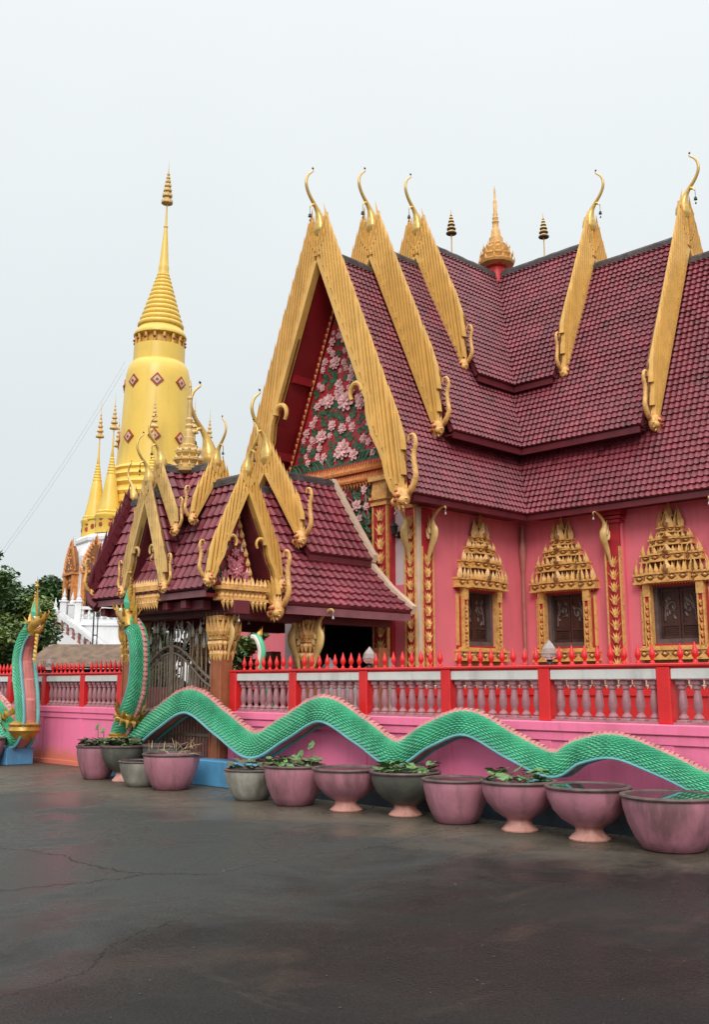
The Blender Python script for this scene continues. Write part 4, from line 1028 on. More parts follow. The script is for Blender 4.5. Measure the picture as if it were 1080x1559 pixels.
# small carved pediments
def small_pediment(F, hw, z0, z1, d, seed):
    mb = MB(); G = Frame((F.o.x-F.n.x*d, F.o.y-F.n.y*d), (F.a.x, F.a.y), (F.n.x, F.n.y))
    mb.poly([G.P(-hw, z0), G.P(hw, z0), G.P(0, z1)], G.n, .03)
    p = mb.build('pediment', M['lacquer'], gate_p)
    mb = MB()
    for sd in (-1, 1):
        n = 9
        for i in range(n):
            t = (i+.5)/n; mb.flame(G.P(sd*hw*.86*(1-t), z0+(z1-z0)*t*.95, .03), G.a, up, G.n, .11, .20, .05, 0, -sd*.2)
    mb.build('pediment_border', M['gold_carve'], p)
    rnd = random.Random(seed); mb = MB()
    flower(mb, G.P(0, z0+.32, .06), G.a, up, G.n, .17, 0, 1, rnd, 8)
    for s, z, r in ((0, .62, .09), (-.11, .48, .07), (.12, .5, .07), (-.22, .22, .08), (.22, .22, .08), (0, .8, .06)):
        flower(mb, G.P(s*hw/.5, z0+z, .05), G.a, up, G.n, r, 0, 1, rnd, 6)
    mb.build('flower_relief', [M['petal2'], M['petal']], p)
    mb = MB()
    for i in range(22):
        s = rnd.uniform(-.6, .6)*hw; z = z0+rnd.uniform(.06, .7)*(z1-z0)*(1-abs(s)/hw)
        mb.flame(G.P(s, z, .035), G.a, (up+G.a*rnd.uniform(-.8, .8)).normalized(), G.n, .07, .15, .03, rnd.choice((0, 1, 1)))
    mb.build('leaf_relief', [M['leafpaint'], M['petal']], p)
    # gilt base with lotus crest and hanging fringe
    mb = MB(); B = Frame((F.o.x-F.n.x*.16, F.o.y-F.n.y*.16), (F.a.x, F.a.y), (F.n.x, F.n.y)); w = hw*.98
    for e, za, zb, dd in ((.02, z0-.24, z0-.19, .22), (-.02, z0-.19, z0-.06, .17), (.03, z0-.06, z0-.0, .24)):
        mb.poly([B.P(-w-e, za), B.P(w+e, za), B.P(w+e, zb), B.P(-w-e, zb)], B.n, dd)
        for q in (-1, 1): pass
    n = 11
    for i in range(n):
        s = -w+2*w*(i+.5)/n
        mb.flame(B.P(s, z0-.01, .20), B.a, up, B.n, .10, .19, .05)
        mb.flame(B.P(s, z0-.22, .19), B.a, -up, B.n, .09, .20, .05, 0, .15)
        mb.flame(B.P(s, z0-.19, .17), B.a, up, B.n, .12, .14, .05, 0, .2)
    mb.build('pediment_base', M['gold_carve'], gate_p)
small_pediment(FG1, .50, 3.22, 4.75, .30, 11)
small_pediment(FG2, .44, 3.26, 4.70, .28, 12)
# eave boards and lintel beams of the gateway
board((GXL, 9.91), (GXR-.02, 9.91), 3.02, 3.13); board((GXL, 11.45), (GXR-.02, 11.45), 3.02, 3.13)
mb = MB()
mb.box(GXL+.15, GXR+.12, 10.44, 10.78, 2.76, 2.99, 0, .01); mb.box(GXL+.15, GXR-.3, 10.10, 10.28, 2.84, 3.0, 0, .01)
for x in (-16.95, -15.9, -14.9, -14.35): mb.box(x-.07, x+.07, 9.97, 10.5, 2.86, 3.0, 0, .01)
mb.box(-14.10, -13.84, 10.78, 14.6, 2.70, 2.90, 0, .01); mb.box(-17.35, -17.09, 10.78, 14.6, 2.70, 2.90, 0, .01)
mb.build('lintel_beam', M['maroon'], gate_p)
mb = MB(); mb.box(GXL+.1, GXR-.06, 9.98, 11.42, 3.03, 3.09); mb.build('gate_ceiling', M['lacquer'], gate_p)
# columns
def gcol(x, y, m=M['rust'], cap=True):
    mb = MB(); mb.box(x-.15, x+.15, y-.15, y+.15, 0, .35, 0, .01); mb.box(x-.125, x+.125, y-.125, y+.125, .35, 2.3, 0, .012)
    for sx in (-1, 1):
        mb.box(x+sx*.10-.012, x+sx*.10+.012, y-.145, y-.125, .4, 2.2); mb.box(x+.125, x+.142, y+sx*.10-.012, y+sx*.10+.012, .4, 2.2)
    o = mb.build('column', m, gate_p)
    if cap:
        mb = MB()
        for e, z0, z1 in ((.145, 2.28, 2.34), (.17, 2.34, 2.40), (.15, 2.40, 2.66), (.19, 2.66, 2.75)): mb.box(x-e, x+e, y-e, y+e, z0, z1, 0, .01)
        for F in (Frame((x, y-.15), (1, 0), (0, -1)), Frame((x+.15, y), (0, 1), (1, 0)), Frame((x-.15, y), (0, 1), (-1, 0)), Frame((x, y+.15), (1, 0), (0, 1))):
            for i in range(4):
                s = -.15+.10*i
                mb.flame(F.P(s, 2.38, .0), F.a, (up+F.n*.22).normalized(), F.n, .11, .46, .06); mb.flame(F.P(s+.05, 2.42, .03), F.a, (up+F.n*.3).normalized(), F.n, .08, .26, .05)
                mb.flame(F.P(s, 2.32, .0), F.a, -up, F.n, .11, .20, .05); mb.flame(F.P(s*.8, 2.16, -.02), F.a, -up, F.n, .09, .22, .05)
        mb.build('capital', M['gold_carve'], o)
    return o
gcol(-14.03, 10.58); gcol(-16.85, 10.60); gcol(-13.97, 12.45); gcol(-17.2, 12.45); gcol(-13.97, 14.35, cap=False); gcol(-17.2, 14.35, cap=False)
bracket(gate_p, (-13.84, 12.45, 1.75), (1, 0), 1.2, .55); bracket(gate_p, (-13.97, 12.30, 1.75), (0, -1), 1.2, .5)
bracket(gate_p, (-14.16, 10.58, 2.0), (-1, 0), .82, .40); bracket(gate_p, (-13.88, 10.58, 2.0), (1, 0), .82, .28); bracket(gate_p, (-14.03, 10.73, 2.0), (0, 1), .82, .4); bracket(gate_p, (-17.0, 10.58, 2.0), (1, 0), .82, .4)
# dark inner wall and stone stair parapet inside the porch
mb = MB(); mb.box(-17.1, -14.1, 14.6, 14.75, 0, .9); mb.build('porch_step', M['lacquer'], gate_p)
mb = MB(); mb.hexa([(-14.3, 13.2, .9), (-13.95, 13.2, .9), (-13.95, 14.7, .9), (-14.3, 14.7, .9), (-14.3, 13.4, 1.55), (-13.95, 13.4, 1.55), (-13.95, 14.7, 2.12), (-14.3, 14.7, 2.12)])
mb.box(-14.36, -13.89, 12.95, 13.38, 0, 1.75, 0, .02); mb.lathe([(.2, 1.75), (.24, 1.80), (.12, 1.95), (.005, 2.1)], (-14.12, 13.16, 0), 4, rot=PI/4, smooth=False)
mb.build('stair_parapet', M['stone'], gate_p)
# roof spire of the pavilion
mb = MB(); c = (PX, PY, 0)
prof = [(.20, 5.42), (.31, 5.46), (.32, 5.52), (.20, 5.56), (.20, 5.62), (.28, 5.68), (.28, 5.72), (.17, 5.76), (.23, 5.82), (.235, 5.86), (.17, 5.92), (.18, 5.97), (.12, 6.0), (.12, 6.12), (.085, 6.14), (.07, 6.26), (.055, 6.30), (.075, 6.36), (.05, 6.40), (.066, 6.48), (.045, 6.52), (.042, 6.86), (.055, 6.90), (.03, 6.94), (.022, 7.10), (.03, 7.13), (.003, 7.28)]
mb.lathe(prof, c, 12, 0, False)
for r, z, n, h in ((.29, 5.54, 12, .16), (.26, 5.69, 12, .15), (.22, 5.85, 12, .14)):
    for i in range(n):
        a = 2*PI*i/n; d = Vector((math.cos(a), math.sin(a), 0)); tt = Vector((-d.y, d.x, 0))
        mb.flame(Vector((PX, PY, z))+d*r, tt, (up+d*.12).normalized(), d, .07, h*.75, .03)
mb.build('roof_spire', M['gold_old'], gate_p)

# =================================================================== METAL GATE
gt = thing('metal_gate', 'closed double gate of brown bars with curved tops under the pavilion, behind the naga', 'gate', (-15.58, 10.62, 0))
for sd in (-1, 1):
    x0, x1 = -15.58+sd*.03, -15.58+sd*1.40
    f = lambda t: 2.28-.62*(3*t*t-2*t**3)
    mb = MB(); y = 10.62
    for off, r in ((0, .028), (-.13, .022)):
        P = [(x0+(x1-x0)*i/16, y, f(i/16)+off) for i in range(17)]; mb.tube(P, r, 8)
    mb.tube([(x0, y, .1), (x0, y, 2.28)], .03, 8); mb.tube([(x1, y, .1), (x1, y, f(1))], .03, 8)
    for z in (.12, .75, 1.15): mb.box(min(x0, x1), max(x0, x1), y-.02, y+.02, z-.025, z+.025)
    leaf = mb.build('gate_leaf', M['iron'], gt)
    mb = MB()
    for i in range(1, 15):
        t = i/15; x = x0+(x1-x0)*t; mb.tube([(x, y, .12), (x, y, f(t)-.13)], .013, 6)
    mb.build('bars', M['iron'], leaf)
    mb = MB(); mb.box(min(x0, x1)+.03, max(x0, x1)-.03, y+.03, y+.036, .14, 1.55); mb.build('backing_sheet', M['sheet'], leaf)
    for i in range(9):
        t = (i+.8)/10; x = x0+(x1-x0)*t; mb = MB()
        mb.ball((x, y, f(t)-.065), .035, 0, 8, 5, (1, .5, 1)); mb.build('rosette', M['black'], leaf)
# scrollwork crest above the gate, inside the gateway
cr = MB(); rnd = random.Random(21)
for i in range(46):
    x = rnd.uniform(-16.95, -14.3); z = rnd.uniform(1.95, 2.72); y = 10.82+rnd.uniform(-.03, .14); r = rnd.uniform(.07, .15); a0 = rnd.random()*6; dr = rnd.choice((-1, 1))
    P = [(x+r*(1-.07*k)*math.cos(a0+dr*k*.55), y+.004*k, z+r*(1-.07*k)*math.sin(a0+dr*k*.55)) for k in range(11)]
    cr.tube(P, [.022-.0014*k for k in range(11)], 6)
for i in range(24):
    x = -16.9+2.6*i/23; cr.tube([(x, 10.84, .6), (x+rnd.uniform(-.05, .05), 10.86, 1.5), (x+rnd.uniform(-.1, .1), 10.9, 2.5)], [.018, .016, .01], 6)
    cr.flame((x, 10.80, 2.2+.35*rnd.random()), (1, 0, 0), (0, 0, 1), (0, -1, 0), .10, .32, .03)
cr.build('scroll_crest', M['ironpale'], gt)

# =================================================================== NAGAS
def sweep_frames(pts, n, y0):
    P = catmull([(q[0], q[2] if len(q) > 2 else y0, q[1]) for q in pts], n); k = len(P); out = []; d = 0
    for i in range(k):
        t = (P[min(i+1, k-1)]-P[max(i-1, 0)]).normalized()
        if i: d += (P[i]-P[i-1]).length
        out.append((P[i], t, d))
    return out
def naga_body(root, pts, rad, yc, flip, n=10, scale_l=.080, rows=16, ridge_gap=.10):
    """pts (x,z) from tail to neck; dorsal side = tangent turned by flip*90 degrees"""
    fr = sweep_frames(pts, n, yc); L = fr[-1][2]; m = len(pts)-1
    def at(d):
        lo, hi = 0, len(fr)-1
        while hi-lo > 1:
            mid = (lo+hi)//2
            if fr[mid][2] <= d: lo = mid
            else: hi = mid
        a, b = fr[lo], fr[hi]; t = (d-a[2])/max(1e-6, b[2]-a[2])
        p = a[0].lerp(b[0], t); tg = a[1].lerp(b[1], t).normalized()
        u = (lo+t)/n; i = min(int(u), m-1); rr = rad[i]+(rad[i+1]-rad[i])*(u-i)
        nd = Vector((-tg.z*flip, 0, tg.x*flip)).normalized()
        return p, tg, nd, rr
    nl = int(L/scale_l); sub = 4; cols = nl*sub; rs = 4; nv = rows*rs
    for side, nm in ((-1, 'scaled_body'),):
        mb = MB(); vs = []
        full = nv*2
        for i in range(cols+1):
            d = min(L-1e-4, i*scale_l/sub); p, tg, nd, r = at(d)
            for j in range(full+1):
                v = j/rs; a = -0.86+ (PI+2*0.86)*j/full if False else 0
                th = R_(-52)+R_(284)*j/full       # from front lower edge over the back to rear lower edge
                cx, cz = math.cos(th), math.sin(th)
                # rounded section, deeper than wide
                w = r*.84; hgt = r*1.05
                bx_ = (abs(cx)**.82)*(1 if cx > 0 else -1)*w; bz_ = (abs(cz)**.9)*(1 if cz > 0 else -1)*hgt
                row = int(math.floor(v+1e-6)); fu = (d/scale_l+.5*(row % 2)) % 1.0; fv = v-row
                e = max(0.0, 1-((fu-.45)*1.95)**2-((fv-.5)*1.9)**2)
                h = .046*r/.2*(e**.6)*(1.25-.75*fu)
                k_ = 1+h/r
                q = p+nd*(bz_*k_); vs.append((q.x, p.y-bx_*k_, q.z))
        W = full+1
        fs = [(i*W+j, i*W+j+1, (i+1)*W+j+1, (i+1)*W+j) for i in range(cols) for j in range(full)]
        mb.add(vs, fs, 0, False)
        mb.build(nm, M['green'], root, recalc=False)
    # belly, piping, spines
    mb = MB(); vs = []; st = int(L/.05)
    for i in range(st+1):
        p, tg, nd, r = at(min(L-1e-4, i*.05)); seg = (i % 8)/8
        for a in (-.66, -.4, 0, .4, .66):
            q = p-nd*(r*.80+r*(.10+.13*seg)*(1-(a/.66)**2)); vs.append((q.x, p.y-a*r*.84*1.05, q.z))
    mb.add(vs, [(i*5+j, i*5+j+1, (i+1)*5+j+1, (i+1)*5+j) for i in range(st) for j in range(4)], 0, False)
    mb.build('belly', M['belly'], root, recalc=False)
    mb = MB()
    for sd in (1, -1):
        P = []; rr = []
        for i in range(0, st+1, 1):
            p, tg, nd, r = at(min(L-1e-4, i*.05)); q = p-nd*r*.90; P.append((q.x, p.y-sd*r*.76, q.z)); rr.append(r*.15)
        mb.tube(P, rr, 7)
    mb.build('piping', M['teal'], root)
    mb = MB(); d = .15; k = 0
    while d < L-.1:
        p, tg, nd, r = at(d); g = ridge_gap*(r/.2)
        o = p+nd*r*1.16; hgt = r*.36*(1+.12*math.sin(k*1.7)); w = r*.24; l = g*.40
        b = [o-tg*l, o+tg*l]; top = [o-tg*l*1.25+nd*hgt, o+tg*l*.55+nd*hgt*.86]
        q = []
        for (x, ww) in ((b[0], w), (b[1], w), (top[1], w*.5), (top[0], w*.5)):
            q += [(x.x, p.y-ww, x.z), (x.x, p.y+ww, x.z)]
        mb.add(q, [(0, 2, 4, 6), (1, 7, 5, 3), (0, 1, 3, 2), (2, 3, 5, 4), (4, 5, 7, 6), (6, 7, 1, 0)])
        d += g; k += 1
    P = []; rr = []
    for i in range(0, st+1, 2):
        p, tg, nd, r = at(min(L-1e-4, i*.05)); q = p+nd*r*1.10; P.append((q.x, p.y, q.z)); rr.append(r*.26)
    mb.tube(P, rr, 7)
    mb.build('dorsal_fins', M['spine'], root)
    return at, L
def flame_ring(mb, c, ax, r, n, h, w, m=0, out=.5, ry=1.0):
    """ring of flames around axis ax at centre c"""
    c = Vector(c); ax = Vector(ax).normalized(); u = Vector((0, 1, 0)); v = ax.cross(u).normalized()
    for i in range(n):
        a = 2*PI*i/n; d = (u*math.cos(a)*ry+v*math.sin(a)); dn = d.normalized(); t = ax.cross(dn)
        mb.flame(c+d*r, t, (ax+dn*out).normalized(), dn, w, h, .05, m, .12)
def naga_head(root, p, f, yc, s=1.0):
    """p = (x,z) at the top of the neck, f = +1/-1 facing along x"""
    X = lambda a, b, y=0.0: Vector((p[0]+f*a*s, yc+y*s, p[1]+b*s))
    # scaled cranium and snout
    mb = MB()
    mb.tube([X(-.12, -.16), X(-.05, .02), X(.08, .12), X(.24, .15), X(.38, .20), X(.50, .30), X(.53, .40)], [.17*s, .19*s, .18*s, .14*s, .10*s, .06*s, .012*s], 10)
    mb.ball(X(.05, .20), .15*s, 0, 10, 6, (1, .85, .8))
    head = mb.build('head', M['nagagold'], root)
    mb = MB(); mb.tube([X(.02, -.06), X(.16, -.10), X(.30, -.07), X(.40, .0), X(.43, .08)], [.10*s, .085*s, .065*s, .045*s, .01*s], 9); mb.build('lower_jaw', M['nagagold'], head)
    mb = MB(); mb.tube([X(.14, .01), X(.30, .04), X(.38, .12)], [.07*s, .055*s, .02*s], 8); mb.build('mouth', M['redpaint'], head)
    mb = MB()
    for i in range(5):
        for y in (-.06, .06):
            b = X(.16+.05*i, .07+.012*i, y); mb.lathe([(.014*s, 0), (.003, -.05*s)], b, 6)
            b = X(.16+.05*i, -.03+.012*i, y*.8); mb.lathe([(.014*s, 0), (.003, .045*s)], b, 6)
    mb.build('teeth', M['tooth'], head)
    for y in (-1, 1):
        mb = MB(); mb.ball(X(.14, .25, y*.12), .05*s, 0, 8, 6); mb.ball(X(.16, .26, y*.155), .022*s, 1, 6, 4); mb.build('eye', [M['tooth'], M['black']], head)
    mb = MB()    # tall flame crest with a green heart
    for (a, b, h, w) in ((-.02, .28, .95, .26), (-.16, .22, .62, .2), (-.28, .06, .46, .18), (-.30, -.12, .34, .15)):
        for y in (-1, 1):
            mb.flame(X(a, b), Vector((f, 0, 0)), (Vector((f*(.0+a*.9), 0, 1))).normalized(), Vector((0, y, 0)), w*s, h*s, .08*s, 0, f*.05)
    for i in range(9):
        z = .30+.085*i; mb.flame(X(.03-.012*i, z), Vector((0, 1, 0)), Vector((f*.55, 0, .83)).normalized(), Vector((-f, 0, 0)), .10*s*(1-.05*i), .15*s*(1-.05*i), .03*s, 0)
        mb.flame(X(-.09-.002*i, z-.04), Vector((0, 1, 0)), Vector((-f*.55, 0, .83)).normalized(), Vector((f, 0, 0)), .10*s*(1-.05*i), .16*s*(1-.05*i), .03*s, 0)
    mb.lathe([(.05*s, 0), (.065*s, .03*s), (.03*s, .08*s), (.035*s, .11*s), (.012*s, .17*s), (.002, .30*s)], X(-.04, 1.10), 8)
    mb.build('crest', M['nagagold'], head)
    mb = MB()
    for y in (-1, 1): mb.flame(X(-.02, .26), Vector((f, 0, 0)), Vector((0, 0, 1)), Vector((0, y, 0)), .19*s, .74*s, .15*s)
    mb.build('crest_inlay', M['green'], head)
    mb = MB()
    for y in (-1, 1):
        mb.flame(X(-.06, .08, y*.15), Vector((f, 0, 0)), Vector((-f*.5, y*.35, .75)).normalized(), Vector((0, y, 0)), .16*s, .36*s, .05*s)
        mb.flame(X(-.02, -.08, y*.15), Vector((f, 0, 0)), Vector((-f*.7, y*.3, .1)).normalized(), Vector((0, y, 0)), .15*s, .32*s, .05*s)
        mb.tube([X(.36, .24, y*.05), X(.46, .30, y*.10), X(.50, .40, y*.12), X(.44, .46, y*.12)], [.035*s, .03*s, .022*s, .006*s], 7)
    mb.build('ear_flames', M['nagagold'], head)
    mb = MB()    # beard of hanging flames
    for i in range(7):
        z = -.14-.11*i; mb.flame(X(.14-.015*i, z), Vector((f, 0, 0)), Vector((f*.3, 0, -1)).normalized(), Vector((0, -1, 0)), .13*s, .20*s, .06*s, 0, .1)
        mb.flame(X(.10-.015*i, z), Vector((0, 1, 0)), Vector((f*.5, 0, -.9)).normalized(), Vector((f, 0, 0)), .11*s, .18*s, .05*s)
    mb.tube([X(.10, -.10), X(.08, -.5), X(.04, -.9)], [.05*s, .035*s, .012*s], 7)
    mb.build('beard', M['nagagold'], head)
    return head

YN_ = 10.32
nr = thing('naga_statue', 'long green scaled naga rippling along the wall right of the gate, head facing left', 'naga statue', (-10.5, YN_, 0), group='naga statues beside the gate')
mb = MB(); mb.box(-14.25, -12.15, YN_-.22, YN_+.23, 0, .40, 0, .012); mb.box(-12.15, -2.6, YN_-.21, YN_+.22, 0, .395, 1); mb.build('plinth', [M['blue'], M['bluedark']], nr)
mb = MB(); mb.box(-16.70, -15.75, 9.95, YN_+.10, 0, .32, 0, .012); mb.build('plinth', M['blue'], nr)
ptsR = [(-1.95, .98), (-2.35, .90), (-2.8, .82), (-3.3, .78), (-4.0, .70), (-4.6, .56), (-5.20, .55), (-5.75, .74), (-6.32, .90), (-6.80, .82), (-7.17, .655), (-7.75, .84), (-8.45, 1.10), (-9.1, .92), (-9.70, .66), (-10.35, .93), (-11.15, 1.22), (-11.95, .93), (-12.74, .64), (-13.55, .95), (-14.48, 1.30), (-15.35, .98, 10.28), (-16.02, .60, 10.24), (-16.36, .48, 10.18), (-16.33, .74, 10.10), (-15.95, 1.10, 10.02), (-15.60, 1.52, 9.95), (-15.42, 2.02, 9.86), (-15.40, 2.42, 9.79), (-15.50, 2.62, 9.73), (-15.58, 2.68, 9.70)]
radR = [.008, .045, .08, .10, .105, .11, .115, .12, .125, .128, .135, .14, .145, .15, .155, .162, .168, .175, .18, .185, .188, .19, .195, .18, .155, .155, .16, .155, .148, .135, .12]
radR = [r*.97 for r in radR]
naga_body(nr, ptsR, radR, YN_, -1)
naga_head(nr, (-15.60, 2.70), -1, 9.69, .74)
mb = MB()   # gilt collar where the neck rises
mb.lathe([(.20, -.16), (.30, -.05), (.27, .0), (.29, .03), (.24, .06), (.26, .09), (.20, .11)], (-16.30, 10.12, .64), 16)
flame_ring(mb, (-15.98, 10.03, 1.06), (.5, 0, 1), .20, 12, .26, .15, 0, .55, .95)
flame_ring(mb, (-15.98, 10.03, 1.06), (-.4, 0, -1), .20, 12, .16, .13, 0, .5, .95)
mb.lathe([(.21, -.04), (.24, 0), (.21, .04)], (-15.98, 10.03, 1.06), 16)
mb.build('gilt_collar', M['nagagold'], nr)

YL_ = 10.0
nl_ = thing('naga_statue', 'green naga with pink belly towards the gate, rearing up at the left edge', 'naga statue', (-20.0, YL_, 0), group='naga statues beside the gate')
mb = MB(); mb.box(-28.4, -19.95, YL_-.28, YL_+.30, 0, .34, 0, .012); mb.build('plinth', M['blue'], nl_)
ptsL = [(-28.9, .95), (-28.2, .72), (-27.5, .62), (-26.3, 1.15), (-25.2, .66), (-24.0, .95), (-22.9, 1.32), (-21.75, 1.36), (-20.8, .98), (-20.25, .62), (-19.95, .54), (-19.74, .82), (-19.80, 1.28), (-19.94, 1.72), (-20.04, 2.12), (-19.95, 2.46), (-19.74, 2.68), (-19.64, 2.74)]
radL = [.008, .07, .13, .15, .165, .18, .19, .195, .20, .205, .205, .195, .205, .21, .20, .18, .16, .14]
radL = [r*1.02 for r in radL]
naga_body(nl_, ptsL, radL, YL_, 1)
naga_head(nl_, (-19.60, 2.74), 1, YL_, .76)
mb = MB()
mb.lathe([(.20, -.22), (.33, -.05), (.30, .02), (.33, .07), (.22, .13)], (-19.80, YL_, .74), 16)
flame_ring(mb, (-20.2, YL_, .92), (-.5, 0, 1), .20, 11, .22, .16, 0, .6)
flame_ring(mb, (-20.35, YL_, .80), (.9, 0, .5), .22, 12, .20, .14, 0, .6)
mb.build('gilt_collar', M['nagagold'], nl_)
# small stair nagas inside the gate
for (x, y, lab) in ((-13.42, 10.95, 'small green and white naga seen between gate column and porch bracket'),):
    t = thing('stair_naga', lab, 'naga statue', (x, y, 0))
    mb = MB(); P = catmull([(x+.05, y+.5, .8), (x+.03, y+.3, 1.0), (x+.06, y+.08, 1.4), (x-.02, y, 1.8), (x+.03, y, 2.15), (x-.04, y-.03, 2.36), (x-.14, y-.05, 2.40)], 4)
    mb.tube(P, [.065*(1-.012*i) for i in range(len(P))], 10); b = mb.build('body', M['green'], t)
    mb = MB(); mb.tube([q+Vector((-.025, -.035, -.01)) for q in P], [.045]*len(P), 8); mb.build('belly', M['tooth'], t)
    mb = MB()
    for i in range(4): mb.flame((x-.03-.02*i, y, 2.38), (1, 0, 0), (.2-.2*i, 0, 1), (0, -1, 0), .07, .2-.03*i, .03)
    mb.build('crest', M['nagagold'], t)
    mb = MB(); mb.box(x-.2, x+.3, y-.12, y+.7, 0, .82, 0, .02); mb.build('plinth', M['stone'], t)

# =================================================================== POTS
def pot_profile(kind, R, H):
    if kind == 'bowl': return [(.52*R, 0), (.60*R, .03*H), (.74*R, .22*H), (.87*R, .48*H), (.95*R, .76*H), (.965*R, .93*H)]
    return [(.30*R, .22*H), (.44*R, .28*H), (.64*R, .38*H), (.83*R, .55*H), (.94*R, .76*H), (.96*R, .93*H)]
GP = 'ornamental bowl pots along the wall'
def pot(x, y, R, H, kind, body, label, foot='potfoot', water=True, plant=None, sink=.06, name='flower_pot'):
    t = thing(name, label, 'pot', (x, y, 0), random.uniform(0, 6), group=GP, local=True)
    rnd = random.Random(int(x*100))
    pr = pot_profile(kind, R, H)
    inner = [(.90*R, .95*H), (.86*R, .80*H), (.70*R, .55*H), (.0, .5*H)]
    mb = MB(); mb.lathe(pr+[(.955*R, .955*H)]+inner, (0, 0, 0), 40, 0, cap=False)
    if kind == 'bowl': mb.lathe([(.0, .004), (.52*R, .004)], n=40, cap=False)
    mb.build('bowl', M[body], t)
    mb = MB(); mb.lathe([(.955*R, .92*H), (1.0*R, .935*H), (1.015*R, .965*H), (1.0*R, .992*H), (.955*R, 1.0*H), (.90*R, .985*H), (.885*R, .95*H), (.93*R, .93*H)], n=40, cap=False); mb.build('rim', M['rim'], t)
    if kind == 'footed':
        mb = MB(); mb.lathe([(.0, .002), (.47*R, .002), (.48*R, .03*H), (.44*R, .06*H), (.34*R, .14*H), (.31*R, .20*H), (.36*R, .255*H)], n=32, cap=False); mb.build('foot', M[foot], t)
    if water:
        mb = MB(); mb.lathe([(.0, 0), (.945*R, 0)], (0, 0, H*(.985-sink*.3)), 32, 0, cap=False); mb.build('water', M['water'], t)
    else:
        mb = MB(); mb.lathe([(.0, .02), (.5*R, .015), (.89*R, 0)], (0, 0, H*.90), 24, 0, cap=False); mb.build('soil', M['dark'], t)
    return t
def pot_plant(x, y, z, R, kind, label, n, seed, tall=()):
    rnd = random.Random(seed)
    t = thing('pot_plant', label, 'plant', (x, y, z), 0, group='plants in the bowl pots', local=True)
    mb = MB()
    for i in range(n):
        a = rnd.random()*2*PI; r = R*.86*math.sqrt(rnd.random()); h = rnd.uniform(.015, .13)
        o = Vector((r*math.cos(a), r*math.sin(a), h)); tilt = Vector((rnd.uniform(-.5, .5), rnd.uniform(-.5, .5), 1)).normalized()
        u = tilt.orthogonal().normalized(); v = tilt.cross(u)
        if kind == 'straw':
            d = Vector((rnd.uniform(-.7, .7), rnd.uniform(-.7, .7), rnd.uniform(.1, .7))).normalized()
            mb.tube([o, o+d*.1, o+d*.22+Vector((0, 0, -.05))], [.006, .005, .002], 5)
        else:
            leafdisc(mb, o, u, v, tilt, rnd.uniform(.03, .095), 0 if rnd.random() < (.75 if kind == 'lotus' else .3) else 1, rnd)
    mb.build('leaves', [M['straw'] if kind == 'straw' else M['leaf'], M['deadleaf']], t, recalc=False)
    for (dx, dy, h) in tall:
        mb = MB(); mb.tube([(dx, dy, -.02), (dx*1.05+.01, dy, h*.6), (dx*1.1, dy, h)], .007, 6)
        o = Vector((dx*1.1, dy, h)); leafdisc(mb, o, Vector((1, 0, 0)), Vector((0, .5, .86)), Vector((0, -.86, .5)), .06, 0, rnd); leafdisc(mb, o-Vector((.03, 0, .03)), Vector((1, 0, 0)), Vector((0, .5, .86)), Vector((0, -.86, .5)), .045, 0, rnd)
        mb.build('tall_stem', M['leaf'], t, recalc=False)
    return t
pot(-20.26, 9.35, .45, .55, 'bowl', 'potpink', 'pink bowl pot cut by the left edge, before the pink-bellied naga')
pot(-16.12, 9.52, .37, .57, 'bowl', 'potpink', 'pink bowl pot with wilted lotus, leftmost of the group below the gate', water=False)
pot_plant(-16.12, 9.52, .53, .36, 'mixed', 'wilted lotus leaves with thin stalks in the pink pot left of the gate', 80, 4, ((-.1, .05, .34), (.16, .0, .30)))
pot(-15.42, 9.62, .40, .60, 'footed', 'potblack', 'blackened footed pot with pale pink foot under the right naga neck', water=False)
pot_plant(-15.42, 9.62, .56, .39, 'mixed', 'dark leaf litter overflowing the blackened footed pot beneath the naga neck', 110, 5)
pot(-14.72, 9.95, .37, .62, 'bowl', 'potblack', 'sooty black bowl pot pushed back between the footed pot and the straw-filled pot', water=True)
pot(-14.50, 9.38, .37, .40, 'bowl', 'potgrey', 'low mossy grey bowl pot in front of the gate', water=True)
pot(-13.72, 9.42, .455, .55, 'bowl', 'potpink', 'pink bowl pot full of dry straw in front of the gate bars', water=False)
pot_plant(-13.72, 9.42, .51, .44, 'straw', 'dry straw stubble in the pink pot before the gate bars', 26, 6)
pot(-11.72, 9.42, .40, .43, 'bowl', 'potgrey', 'low grey bowl pot with weeds round its rim, beside the blue plinth end', water=False)
pot_plant(-11.72, 9.42, .405, .42, 'mixed', 'few weeds growing over the rim of the low grey pot by the blue plinth', 40, 7)
pot(-10.82, 9.44, .43, .53, 'bowl', 'potpink', 'pink bowl pot with leaf litter and one tall green sprout', water=False)
pot_plant(-10.82, 9.44, .49, .42, 'lotus', 'broad dark leaves with one tall sprout in the pink pot', 48, 8, ((.22, .1, .30), (.12, .0, .18)))
pot(-9.86, 9.50, .45, .54, 'footed', 'potpink', 'pink footed pot of plain water under the second naga arch', foot='potfoot')
pot(-8.98, 9.68, .45, .54, 'footed', 'potblack', 'black stained footed pot planted with bright green leaves', water=False)
pot_plant(-8.98, 9.68, .50, .44, 'lotus', 'bright green water plants in the black stained footed pot', 70, 10)
pot(-8.10, 9.62, .41, .51, 'bowl', 'potpink', 'footless pink bowl pot of water between black footed pot and weedy footed pot')
pot(-7.17, 9.60, .43, .55, 'footed', 'potpink', 'pink footed pot with floating weeds under the low naga dip', water=True, sink=.02)
pot_plant(-7.17, 9.60, .525, .42, 'lotus', 'floating green weeds in the pink footed pot under the low naga dip', 36, 11)
pot(-6.25, 9.58, .455, .555, 'footed', 'potpink', 'pink footed pot of clear water with clean peach foot, second from right', water=True, sink=.03)
